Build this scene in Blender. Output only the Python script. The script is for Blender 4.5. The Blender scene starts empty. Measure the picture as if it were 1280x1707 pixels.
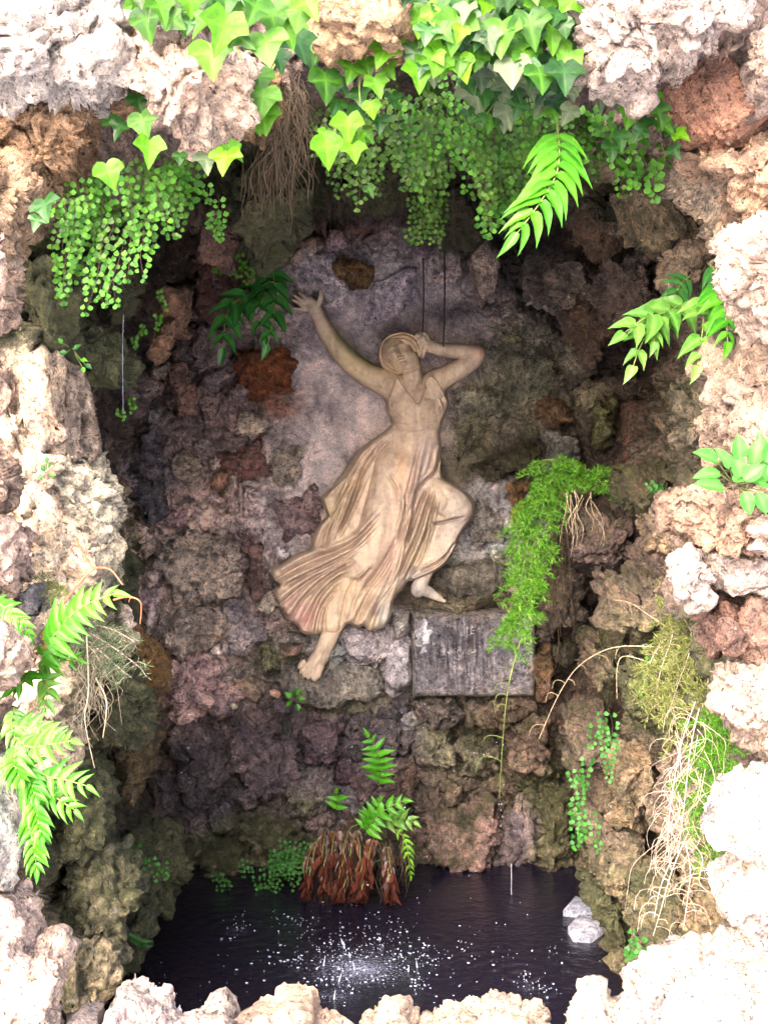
import bpy, bmesh, math, random
import numpy as np
from mathutils import Vector, Matrix
random.seed(7); np.random.seed(7)
R = math.radians
SC = bpy.context.scene
COL = SC.collection

# ------------------------------------------------------------------ camera, sky, sun, exposure
PITCH = R(3.0); EYE = 1.6; FPX = 2345.0
cam_d = bpy.data.cameras.new('camera'); cam = bpy.data.objects.new('camera', cam_d); COL.objects.link(cam)
cam.location = (0, 0, EYE); cam.rotation_euler = (R(90) - PITCH, 0, 0)
cam_d.sensor_fit = 'VERTICAL'; cam_d.angle_y = R(40); cam_d.clip_start = 0.05; cam_d.clip_end = 2000
SC.camera = cam
SUN_EL = R(34); SUN_AZ = R(206)
w = bpy.data.worlds.new('World'); SC.world = w; w.use_nodes = True
nt = w.node_tree; bg = nt.nodes['Background']
sky = nt.nodes.new('ShaderNodeTexSky'); sky.sky_type = 'NISHITA'; sky.sun_disc = False
sky.sun_elevation = SUN_EL; sky.sun_rotation = SUN_AZ; sky.dust_density = 5.0; sky.air_density = 1.0; sky.ozone_density = 0.6
nt.links.new(sky.outputs[0], bg.inputs[0]); bg.inputs[1].default_value = 0.15
sd = bpy.data.lights.new('sun', 'SUN'); sun = bpy.data.objects.new('sun', sd); COL.objects.link(sun)
sd.energy = 1.0; sd.angle = R(50); sd.color = (1.0, 0.975, 0.95)
# the sun stands high behind the camera, a little to the left
sdir = Vector((-0.42, -math.cos(SUN_EL), math.sin(SUN_EL))).normalized()
sun.rotation_euler = (-sdir).to_track_quat('-Z', 'Y').to_euler()
SC.view_settings.view_transform = 'Standard'; SC.view_settings.look = 'None'
SC.view_settings.gamma = 1.0; SC.view_settings.exposure = 3.25
try: SC.view_settings.use_curve_mapping = False
except Exception: pass
SC.cycles.max_bounces = 6; SC.cycles.diffuse_bounces = 4; SC.cycles.transparent_max_bounces = 4

# ------------------------------------------------------------------ pixel helpers
CP, SP = math.cos(PITCH), math.sin(PITCH)
def P(u, v, Y):
    """world point seen at (u, v) of the 1280x1707 photograph in the plane y = Y (works on arrays)"""
    a = (np.asarray(u, float) - 640) / FPX; b = (853.5 - np.asarray(v, float)) / FPX
    dy = CP + b * SP; dz = -SP + b * CP
    t = np.asarray(Y, float) / dy
    return np.stack([a * t, dy * t, EYE + dz * t], axis=-1)
def PV(u, v, Y): return Vector(P(u, v, Y).tolist())
def PROJ(co):
    x, y, z = co[:, 0], co[:, 1], co[:, 2] - EYE
    d = y * CP - z * SP; up = y * SP + z * CP
    return 640 + FPX * x / d, 853.5 - FPX * up / d
def mpp(Y): return Y / FPX

# ------------------------------------------------------------------ noise
_g = np.array([[1,1,0],[-1,1,0],[1,-1,0],[-1,-1,0],[1,0,1],[-1,0,1],[1,0,-1],[-1,0,-1],[0,1,1],[0,-1,1],[0,1,-1],[0,-1,-1],[1,1,0],[-1,1,0],[0,-1,1],[0,-1,-1]], np.float32)
def perlin(p, seed=0):
    p = np.asarray(p, np.float32)
    i = np.floor(p).astype(np.int64); f = p - i
    s = f * f * f * (f * (f * 6 - 15) + 10)
    out = 0
    for dx in (0, 1):
        wx = s[:, 0] if dx else 1 - s[:, 0]
        for dy in (0, 1):
            wy = s[:, 1] if dy else 1 - s[:, 1]
            for dz in (0, 1):
                wz = s[:, 2] if dz else 1 - s[:, 2]
                h = (i[:, 0] + dx) * 374761393 + (i[:, 1] + dy) * 668265263 + (i[:, 2] + dz) * 2147483647 + seed * 974711
                h = (h ^ (h >> 13)) * 1274126177; h = (h ^ (h >> 16)) & 15
                g = _g[h]
                d = g[:, 0] * (f[:, 0] - dx) + g[:, 1] * (f[:, 1] - dy) + g[:, 2] * (f[:, 2] - dz)
                out = out + wx * wy * wz * d
    return out
def fbm(p, octs=4, seed=0, ridged=False, gain=0.5, lac=2.1):
    a = 1.0; t = 0; tot = 0
    for k in range(octs):
        n = perlin(p * (lac ** k), seed + k * 17)
        if ridged: n = 0.6 - np.abs(n) * 2
        t = t + a * n; tot += a; a *= gain
    return t / tot
def worley(p, seed=0):
    """distance to the nearest and second nearest cell point, and the nearest cell's random value"""
    p = np.asarray(p, np.float32); i = np.floor(p).astype(np.int64); f = (p - i).astype(np.float32)
    F1 = np.full(len(p), 9, np.float32); F2 = F1.copy(); C = np.zeros(len(p), np.float32)
    for dx in (-1, 0, 1):
        for dy in (-1, 0, 1):
            for dz in (-1, 0, 1):
                h = (i[:, 0] + dx) * 73856093 ^ (i[:, 1] + dy) * 19349663 ^ (i[:, 2] + dz) * 83492791 ^ (seed * 7919)
                h = (h ^ (h >> 13)) * 1274126177; h = h ^ (h >> 16)
                d = ((h & 1023) / 1023.0 * .8 + .1 + dx - f[:, 0]) ** 2 + (((h >> 10) & 1023) / 1023.0 * .8 + .1 + dy - f[:, 1]) ** 2 + (((h >> 20) & 1023) / 1023.0 * .8 + .1 + dz - f[:, 2]) ** 2
                m = d < F1
                F2 = np.where(m, F1, np.minimum(F2, d)); C = np.where(m, ((h >> 7) & 255) / 255.0, C); F1 = np.where(m, d, F1)
    return np.sqrt(F1), np.sqrt(F2), C
def craggy(p, seed=0, s=1.0, big=1.0):
    """rough travertine-like relief in metres"""
    q = p + 0.05 * np.stack([perlin(p * 7, seed + 5), perlin(p * 7 + 9, seed + 6), perlin(p * 7 + 31, seed + 7)], -1)
    d = 0.040 * fbm(q * 6, 2, seed)
    f1, f2, c = worley((q + 0.03 * perlin(p * 22, seed + 2)[:, None]) * np.array([10, 10, 8], np.float32), 5)
    d = d + 0.030 * big * (c - .5) - 0.020 * np.clip(1 - (f2 - f1) / .13, 0, 1) - 0.02 * f1
    n = perlin(q * 11 + 3, seed + 21) * 3.2 + perlin(q * 26, seed + 22) * .9; fr_ = n - np.floor(n); d = d + 0.013 * (np.floor(n) + np.clip((fr_ - .72) / .28, 0, 1))   # broken ledges
    f1, f2, c = worley(q * 30 + 5, 9)
    d = d + 0.011 * (c - .5) - 0.005 * np.clip(1 - (f2 - f1) / .25, 0, 1)
    d = d + 0.020 * fbm(q * 17, 3, seed + 3, True)
    n = perlin(q * 34, seed + 8); d = d - 0.018 * np.clip(n - 0.12, 0, 1) * 2.2
    n = perlin(q * 70, seed + 9); d = d - 0.010 * np.clip(n - 0.1, 0, 1) * 2.0 + 0.004 * n
    return d * s

# ------------------------------------------------------------------ mesh helpers
def link(o, parent=None):
    COL.objects.link(o)
    if parent is not None: o.parent = parent
    return o
def tag(o, label=None, cat=None, group=None, kind=None):
    if label: o['label'] = label
    if cat: o['category'] = cat
    if group: o['group'] = group
    if kind: o['kind'] = kind
    return o
def empty(name, loc=(0, 0, 0)):
    o = bpy.data.objects.new(name, None); o.location = loc; o.empty_display_size = 0.05
    bpy.context.view_layer.update() if False else None
    return link(o)
def mesh_np(name, co, faces, mat=None, attrs=None, smooth=True):
    """faces: (n,3) or (n,4) int array"""
    me = bpy.data.meshes.new(name)
    co = np.ascontiguousarray(co, np.float32); faces = np.ascontiguousarray(faces, np.int32)
    n, k = faces.shape
    me.vertices.add(len(co)); me.vertices.foreach_set('co', co.ravel())
    me.loops.add(n * k); me.loops.foreach_set('vertex_index', faces.ravel())
    me.polygons.add(n); me.polygons.foreach_set('loop_start', np.arange(0, n * k, k, dtype=np.int32))
    me.polygons.foreach_set('use_smooth', np.full(n, smooth))
    for an, arr in (attrs or {}).items():
        arr = np.asarray(arr, np.float32)
        if arr.ndim == 2:
            if arr.shape[1] == 3: arr = np.concatenate([arr, np.ones((len(arr), 1), np.float32)], 1)
            a = me.attributes.new(an, 'FLOAT_COLOR', 'POINT'); a.data.foreach_set('color', arr.ravel())
        else:
            a = me.attributes.new(an, 'FLOAT', 'POINT'); a.data.foreach_set('value', arr)
    me.update(calc_edges=True)
    if mat: me.materials.append(mat)
    return me
def obj(name, me, parent=None, origin=None):
    """link mesh; world-space mesh is re-centred on its own origin, relative to a parent at parent.location"""
    o = bpy.data.objects.new(name, me)
    if origin is not None:
        me.transform(Matrix.Translation(-Vector(origin)))
        o.location = Vector(origin) - (parent.matrix_world.translation if parent is not None and False else Vector((0, 0, 0)))
    link(o, parent)
    if parent is not None:
        o.location = o.location - world_loc(parent)
    return o
def world_loc(o):
    l = Vector((0, 0, 0))
    while o is not None: l = l + Vector(o.location); o = o.parent
    return l
def centre(co): 
    c = co.mean(0); return Vector((float(c[0]), float(c[1]), float(co[:, 2].min())))
_ico = {}
def ico(level):
    if level not in _ico:
        bm = bmesh.new(); bmesh.ops.create_icosphere(bm, subdivisions=level, radius=1)
        _ico[level] = (np.array([v.co[:] for v in bm.verts], np.float32), np.array([[v.index for v in f.verts] for f in bm.faces], np.int32)); bm.free()
    return _ico[level]
def grid_faces(nu, nv):
    i = np.arange(nu * nv).reshape(nu, nv)
    return np.stack([i[:-1, :-1], i[1:, :-1], i[1:, 1:], i[:-1, 1:]], -1).reshape(-1, 4)
def vnormals(co, faces):
    a = co[faces[:, 1]] - co[faces[:, 0]]; b = co[faces[:, 2]] - co[faces[:, 0]]
    fn = np.cross(a, b); n = np.zeros_like(co)
    for k in range(faces.shape[1]): np.add.at(n, faces[:, k], fn)
    return n / (np.linalg.norm(n, axis=1, keepdims=True) + 1e-9)

# ------------------------------------------------------------------ materials
def node(nt, t, **k):
    n = nt.nodes.new(t)
    for a, b in k.items(): setattr(n, a, b)
    return n
def newmat(name):
    m = bpy.data.materials.new(name); m.use_nodes = True
    return m, m.node_tree, m.node_tree.nodes['Principled BSDF']
def ramp(nt, stops, src=None):
    r = nt.nodes.new('ShaderNodeValToRGB'); e = r.color_ramp.elements
    while len(e) < len(stops): e.new(0.5)
    for k, (p, c) in enumerate(stops):
        e[k].position = p; e[k].color = (c, c, c, 1) if isinstance(c, (int, float)) else (*c, 1)
    if src is not None: nt.links.new(src, r.inputs[0])
    return r.outputs[0]
def noise_n(nt, vec, scale, detail=6, rough=0.6, dist=0.0):
    n = node(nt, 'ShaderNodeTexNoise'); n.inputs['Scale'].default_value = scale; n.inputs['Detail'].default_value = detail
    n.inputs['Roughness'].default_value = rough; n.inputs['Distortion'].default_value = dist
    nt.links.new(vec, n.inputs['Vector']); return n.outputs[0]
def mixc(nt, mode, fac, a, b):
    m = node(nt, 'ShaderNodeMix', data_type='RGBA', blend_type=mode)
    for sock, val in ((m.inputs[0], fac), (m.inputs[6], a), (m.inputs[7], b)):
        if isinstance(val, (int, float)): sock.default_value = val
        elif isinstance(val, tuple): sock.default_value = (*val, 1)
        else: nt.links.new(val, sock)
    return m.outputs[2]
def mth(nt, op, a, b=None, clamp=False):
    m = node(nt, 'ShaderNodeMath', operation=op, use_clamp=clamp)
    for k, val in enumerate((a, b)):
        if val is None: continue
        if isinstance(val, (int, float)): m.inputs[k].default_value = val
        else: nt.links.new(val, m.inputs[k])
    return m.outputs[0]

def rock_material(name, dry=False):
    m, t, b = newmat(name); L = t.links
    geo = node(t, 'ShaderNodeNewGeometry'); pos = geo.outputs['Position']
    ta = node(t, 'ShaderNodeAttribute', attribute_name='tint'); mo = node(t, 'ShaderNodeAttribute', attribute_name='moss'); we = node(t, 'ShaderNodeAttribute', attribute_name='wet'); pl_ = node(t, 'ShaderNodeAttribute', attribute_name='plaster'); rgh = mth(t, 'SUBTRACT', 1.0, pl_.outputs['Fac'], True)
    n1 = noise_n(t, pos, 9, 8, 0.65, 0.6); n2 = noise_n(t, pos, 45, 8, 0.7, 0.3); n3 = noise_n(t, pos, 170, 5, 0.7)
    col = ta.outputs['Color']
    # value mottling
    col = mixc(t, 'MULTIPLY', 1.0, col, ramp(t, [(0.33, (0.42, 0.40, 0.44)), (0.5, (1, 1, 1)), (0.66, (1.65, 1.55, 1.45))], n1))
    col = mixc(t, 'MULTIPLY', mth(t, 'MULTIPLY', rgh, 0.62 if dry else 1.0), col, ramp(t, [(0.34, (0.36, 0.33, 0.35)), (0.48, (0.97, 0.96, 0.96)), (0.62, (1.75, 1.68, 1.6))], n2))
    col = mixc(t, 'MULTIPLY', 0.5, col, ramp(t, [(0.36, (0.45, 0.43, 0.45)), (0.5, (1, 1, 1)), (0.64, (1.6, 1.55, 1.5))], n3))
    # small dark pores
    npo = noise_n(t, pos, 95, 3, 0.55, 0.4); col = mixc(t, 'MIX', mth(t, 'MULTIPLY', ramp(t, [(0.33, 1.0), (0.40, 0.0)], npo), mth(t, 'MULTIPLY', rgh, 0.75)), col, (0.03, 0.022, 0.02))
    # ochre and rust staining
    n4 = noise_n(t, pos, 14, 5, 0.6, 1.0)
    col = mixc(t, 'MIX', mth(t, 'MULTIPLY', ramp(t, [(0.56, 0.0), (0.70, 1.0)], n4), 0.22), col, (0.26, 0.13, 0.055))
    # pale lime crust in specks
    n5 = noise_n(t, pos, 26, 9, 0.75, 0.8)
    sp = mth(t, 'MULTIPLY', ramp(t, [(0.565, 0.0), (0.64, 1.0)], n5), ramp(t, [(0.48, 0.0), (0.58, 1.0)], n3))
    col = mixc(t, 'MIX', mth(t, 'MULTIPLY', sp, 0.9 if not dry else 0.4), col, (0.55, 0.50, 0.50))
    # moss film
    nm = noise_n(t, pos, 22, 8, 0.7)
    mf = mth(t, 'MULTIPLY', mth(t, 'SUBTRACT', mth(t, 'ADD', mth(t, 'MULTIPLY', mo.outputs['Fac'], 1.5), nm), 0.85), 3.2, True)
    mosscol = ramp(t, [(0.3, (0.018, 0.021, 0.008)), (0.5, (0.060, 0.062, 0.024)), (0.62, (0.12, 0.11, 0.045)), (0.72, (0.07, 0.11, 0.018))], n2)
    col = mixc(t, 'MIX', mf, col, mosscol)
    wet = we.outputs['Fac']
    col = mixc(t, 'MULTIPLY', mth(t, 'MULTIPLY', wet, 1.0, True), col, (0.42, 0.38, 0.40))
    L.new(col, b.inputs['Base Color'])
    rg = mth(t, 'SUBTRACT', 0.86 if not dry else 0.95, mth(t, 'MULTIPLY', wet, mth(t, 'ADD', n3, 0.05)))
    L.new(rg, b.inputs['Roughness'])
    b.inputs['Specular IOR Level'].default_value = 0.4 if not dry else 0.2
    hsum = mth(t, 'ADD', mth(t, 'MULTIPLY', ramp(t, [(.30, 0.0), (.40, 1.0)], npo), .3), mth(t, 'ADD', mth(t, 'MULTIPLY', n2, 1.0), mth(t, 'MULTIPLY', n3, 0.45)))
    vo = node(t, 'ShaderNodeTexVoronoi'); vo.inputs['Scale'].default_value = 75; L.new(pos, vo.inputs['Vector'])
    hsum = mth(t, 'ADD', hsum, mth(t, 'MULTIPLY', ramp(t, [(0.0, 0.0), (0.35, 1.0)], vo.outputs['Distance']), 0.35))
    bp = node(t, 'ShaderNodeBump'); bp.inputs['Strength'].default_value = 1.0; bp.inputs['Distance'].default_value = 0.028
    L.new(mth(t, 'MULTIPLY', hsum, mth(t, 'ADD', mth(t, 'MULTIPLY', rgh, .8), .2)), bp.inputs['Height']); L.new(bp.outputs[0], b.inputs['Normal'])
    return m
M_ROCK = rock_material('wet_cave_rock'); M_DRY = rock_material('dry_travertine', True)

def leaf_material(name, c0, c1, rough=0.35, vein=0.5, trans=0.35, back=None):
    """c0..c1 per-leaf variation, attribute 'lu' across / 'lv' along the blade"""
    m, t, b = newmat(name); L = t.links
    oi = node(t, 'ShaderNodeObjectInfo'); geo = node(t, 'ShaderNodeNewGeometry')
    rnd = node(t, 'ShaderNodeAttribute', attribute_name='rnd')
    r = mth(t, 'FRACT', mth(t, 'ADD', oi.outputs['Random'], rnd.outputs['Fac']))
    col = mixc(t, 'MIX', r, c0, c1)
    n = noise_n(t, geo.outputs['Position'], 90, 4)
    col = mixc(t, 'MULTIPLY', 0.8, col, ramp(t, [(0.35, (0.72, 0.74, 0.62)), (0.65, (1.25, 1.2, 1.1))], n))
    vv = node(t, 'ShaderNodeAttribute', attribute_name='vein')
    col = mixc(t, 'MIX', mth(t, 'MULTIPLY', vv.outputs['Fac'], vein), col, tuple(min(1, x * 1.8 + 0.015) for x in c1))
    L.new(col, b.inputs['Base Color']); b.inputs['Roughness'].default_value = rough
    b.inputs['Specular IOR Level'].default_value = 0.25
    bp = node(t, 'ShaderNodeBump'); bp.inputs['Strength'].default_value = 0.25; bp.inputs['Distance'].default_value = 0.004
    L.new(n, bp.inputs['Height']); L.new(bp.outputs[0], b.inputs['Normal'])
    tr = node(t, 'ShaderNodeBsdfTranslucent'); mx = node(t, 'ShaderNodeMixShader'); mx.inputs[0].default_value = trans
    tc = mixc(t, 'MULTIPLY', 1.0, col, (1.5, 1.6, 0.5)); L.new(tc, tr.inputs[0])
    out = t.nodes['Material Output']; L.new(b.outputs[0], mx.inputs[1]); L.new(tr.outputs[0], mx.inputs[2]); L.new(mx.outputs[0], out.inputs[0])
    return m
def veined(m):
    t = m.node_tree; L = t.links; b = t.nodes['Principled BSDF']; tc = node(t, 'ShaderNodeTexCoord'); sx = node(t, 'ShaderNodeSeparateXYZ'); L.new(tc.outputs['Object'], sx.inputs[0])
    a = mth(t, 'ARCTAN2', sx.outputs[0], mth(t, 'ADD', sx.outputs[1], .35)); r = mth(t, 'ABSOLUTE', mth(t, 'SINE', mth(t, 'MULTIPLY', a, 3.6)))
    v = ramp(t, [(0.03, 1.0), (0.16, 0.0)], r); src = b.inputs['Base Color'].links[0].from_socket
    L.new(mixc(t, 'MIX', mth(t, 'MULTIPLY', v, .38), src, mixc(t, 'ADD', 1.0, mixc(t, 'MULTIPLY', 1.0, src, (1.6, 1.5, 1.6)), (.02, .03, .01))), b.inputs['Base Color']); return m
M_IVY = leaf_material('ivy_leaf', (0.012, 0.050, 0.003), (0.050, 0.150, 0.004), 0.5, 0.3, 0.25)
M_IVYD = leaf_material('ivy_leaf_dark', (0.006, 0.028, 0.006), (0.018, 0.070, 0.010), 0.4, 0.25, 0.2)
M_IVYL = leaf_material('ivy_leaf_young', (0.060, 0.190, 0.003), (0.10, 0.26, 0.005), 0.5, 0.3, 0.35)
M_IVYG = leaf_material('ivy_leaf_dusty', (0.045, 0.070, 0.040), (0.085, 0.11, 0.06), 0.6, 0.3, 0.2)
M_MAID = leaf_material('maidenhair_leaf', (0.018, 0.085, 0.006), (0.060, 0.180, 0.012), 0.55, 0.0, 0.3)
M_MAIDB = leaf_material('maidenhair_leaf_bluish', (0.016, 0.085, 0.012), (0.045, 0.17, 0.028), 0.5, 0.0, 0.4)
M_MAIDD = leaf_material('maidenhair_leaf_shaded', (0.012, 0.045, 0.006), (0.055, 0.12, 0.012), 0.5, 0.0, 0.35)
M_FERN = leaf_material('fern_leaflet', (0.022, 0.13, 0.006), (0.055, 0.20, 0.010), 0.4, 0.3, 0.25)
M_FERND = leaf_material('fern_leaflet_dark', (0.012, 0.065, 0.014), (0.03, 0.12, 0.026), 0.26, 0.3, 0.2)
M_FERNM = leaf_material('fern_leaflet_mid', (0.035, 0.13, 0.018), (0.10, 0.21, 0.04), 0.32, 0.4, 0.3)
M_DEAD = leaf_material('dead_frond', (0.022, 0.007, 0.006), (0.085, 0.024, 0.016), 0.3, 0.2, 0.2)
M_BROAD = leaf_material('broad_leaf', (0.03, 0.15, 0.02), (0.055, 0.20, 0.035), 0.5, 0.4, 0.3)
M_NEED = leaf_material('asparagus_needle', (0.014, 0.075, 0.005), (0.10, 0.25, 0.015), 0.5, 0.0, 0.3)
M_NEEDO = leaf_material('grassy_olive', (0.06, 0.075, 0.02), (0.17, 0.19, 0.06), 0.6, 0.0, 0.25)
for m_ in (M_IVY, M_IVYD, M_IVYL, M_IVYG): veined(m_)
def plain(name, c, rough=0.7, scale=60, var=0.4, spec=0.3):
    m, t, b = newmat(name); geo = node(t, 'ShaderNodeNewGeometry')
    n = noise_n(t, geo.outputs['Position'], scale, 6, 0.7)
    col = mixc(t, 'MULTIPLY', 1.0, c, ramp(t, [(0.35, 1 - var), (0.65, 1 + var)], n))
    t.links.new(col, b.inputs['Base Color']); b.inputs['Roughness'].default_value = rough; b.inputs['Specular IOR Level'].default_value = spec
    return m
M_ROOT = plain('root_brown', (0.05, 0.032, 0.018)); M_ROOTL = plain('root_pale', (0.28, 0.22, 0.15)); M_TWIG = plain('dry_twig', (0.36, 0.27, 0.22))
M_STEM = plain('stem_dark', (0.04, 0.025, 0.015)); M_STEMG = plain('stem_green', (0.12, 0.16, 0.04)); M_RED = plain('runner_red', (0.33, 0.10, 0.05))

# ------------------------------------------------------------------ pigment map of the cave (stone colour by place, plus shade painted above the head)
PUR=(.205,.155,.155); PNK=(.52,.385,.35); MAU=(.36,.305,.305); OCH=(.14,.10,.055); RED=(.21,.085,.05); GRY=(.30,.285,.29)
DRK=(.05,.038,.035); BRN=(.088,.062,.047); TAN=(.42,.32,.22); SLT=(.10,.09,.12); PDK=(.10,.078,.085); OLV=(.115,.105,.062)
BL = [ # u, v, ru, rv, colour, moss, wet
 (620,600,190,200,MAU,0.0,.25),(715,530,85,40,(.05,.04,.05),.05,.4),(640,540,60,40,(.07,.055,.07),.0,.3),(520,800,70,120,MAU,0,.1),(560,440,90,70,MAU,.0,.3),(560,395,90,35,RED,.1,.7),(640,400,60,40,PUR,.1,.6),  # soft shade above head and arms painted in as dark damp blobs
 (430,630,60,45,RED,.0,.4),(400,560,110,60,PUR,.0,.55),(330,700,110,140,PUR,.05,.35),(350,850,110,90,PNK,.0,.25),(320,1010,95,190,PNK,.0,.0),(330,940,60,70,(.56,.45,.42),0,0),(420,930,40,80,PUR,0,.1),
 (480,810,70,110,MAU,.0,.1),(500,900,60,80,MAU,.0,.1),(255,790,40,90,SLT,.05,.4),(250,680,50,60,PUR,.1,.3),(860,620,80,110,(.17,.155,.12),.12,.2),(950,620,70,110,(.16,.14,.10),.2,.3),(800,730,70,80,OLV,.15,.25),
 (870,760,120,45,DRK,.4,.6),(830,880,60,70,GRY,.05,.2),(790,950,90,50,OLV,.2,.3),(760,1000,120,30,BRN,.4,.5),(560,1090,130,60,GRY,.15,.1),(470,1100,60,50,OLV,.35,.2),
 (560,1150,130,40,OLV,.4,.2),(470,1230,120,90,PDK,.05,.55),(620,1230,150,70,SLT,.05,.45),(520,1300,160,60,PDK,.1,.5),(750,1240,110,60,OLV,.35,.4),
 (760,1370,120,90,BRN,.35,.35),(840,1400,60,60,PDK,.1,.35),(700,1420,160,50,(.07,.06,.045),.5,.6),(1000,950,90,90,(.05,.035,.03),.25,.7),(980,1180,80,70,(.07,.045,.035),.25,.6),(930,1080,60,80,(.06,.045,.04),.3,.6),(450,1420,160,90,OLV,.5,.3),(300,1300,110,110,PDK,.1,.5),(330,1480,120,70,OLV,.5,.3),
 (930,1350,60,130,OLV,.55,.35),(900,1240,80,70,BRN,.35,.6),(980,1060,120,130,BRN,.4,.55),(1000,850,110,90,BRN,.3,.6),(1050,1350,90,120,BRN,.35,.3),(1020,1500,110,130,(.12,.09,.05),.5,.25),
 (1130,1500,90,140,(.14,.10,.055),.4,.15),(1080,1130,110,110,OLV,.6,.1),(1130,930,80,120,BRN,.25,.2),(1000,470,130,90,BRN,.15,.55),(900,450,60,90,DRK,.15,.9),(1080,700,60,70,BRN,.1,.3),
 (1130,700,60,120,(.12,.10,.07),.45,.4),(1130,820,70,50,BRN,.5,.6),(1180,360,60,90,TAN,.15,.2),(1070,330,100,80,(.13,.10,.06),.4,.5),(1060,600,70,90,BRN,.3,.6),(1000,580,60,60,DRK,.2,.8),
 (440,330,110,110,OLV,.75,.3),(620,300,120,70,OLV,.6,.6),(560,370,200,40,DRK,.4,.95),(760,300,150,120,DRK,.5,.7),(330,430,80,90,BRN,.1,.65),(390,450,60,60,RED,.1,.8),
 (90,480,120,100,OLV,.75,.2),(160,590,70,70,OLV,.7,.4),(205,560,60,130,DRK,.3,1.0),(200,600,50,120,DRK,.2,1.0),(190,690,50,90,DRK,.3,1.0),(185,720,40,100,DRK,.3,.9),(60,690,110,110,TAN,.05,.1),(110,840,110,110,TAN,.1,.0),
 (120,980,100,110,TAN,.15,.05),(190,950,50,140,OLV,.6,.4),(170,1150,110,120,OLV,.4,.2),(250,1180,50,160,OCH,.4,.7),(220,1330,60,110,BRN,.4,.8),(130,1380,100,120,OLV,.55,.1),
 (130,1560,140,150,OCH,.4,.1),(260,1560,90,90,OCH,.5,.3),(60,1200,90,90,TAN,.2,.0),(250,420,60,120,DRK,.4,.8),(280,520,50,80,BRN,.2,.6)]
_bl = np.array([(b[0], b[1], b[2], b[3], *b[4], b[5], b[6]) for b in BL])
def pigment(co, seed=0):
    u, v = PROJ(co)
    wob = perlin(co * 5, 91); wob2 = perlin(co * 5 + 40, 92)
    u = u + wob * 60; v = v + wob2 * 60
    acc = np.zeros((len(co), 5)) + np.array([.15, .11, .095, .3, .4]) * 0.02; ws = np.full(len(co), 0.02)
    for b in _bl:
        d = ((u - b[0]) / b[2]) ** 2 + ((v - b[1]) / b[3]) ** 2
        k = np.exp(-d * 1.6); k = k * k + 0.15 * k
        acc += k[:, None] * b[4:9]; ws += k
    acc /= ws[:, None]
    return acc[:, :3] * np.array([1.92, 1.95, 2.05]), acc[:, 3] * .78, acc[:, 4]

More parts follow.
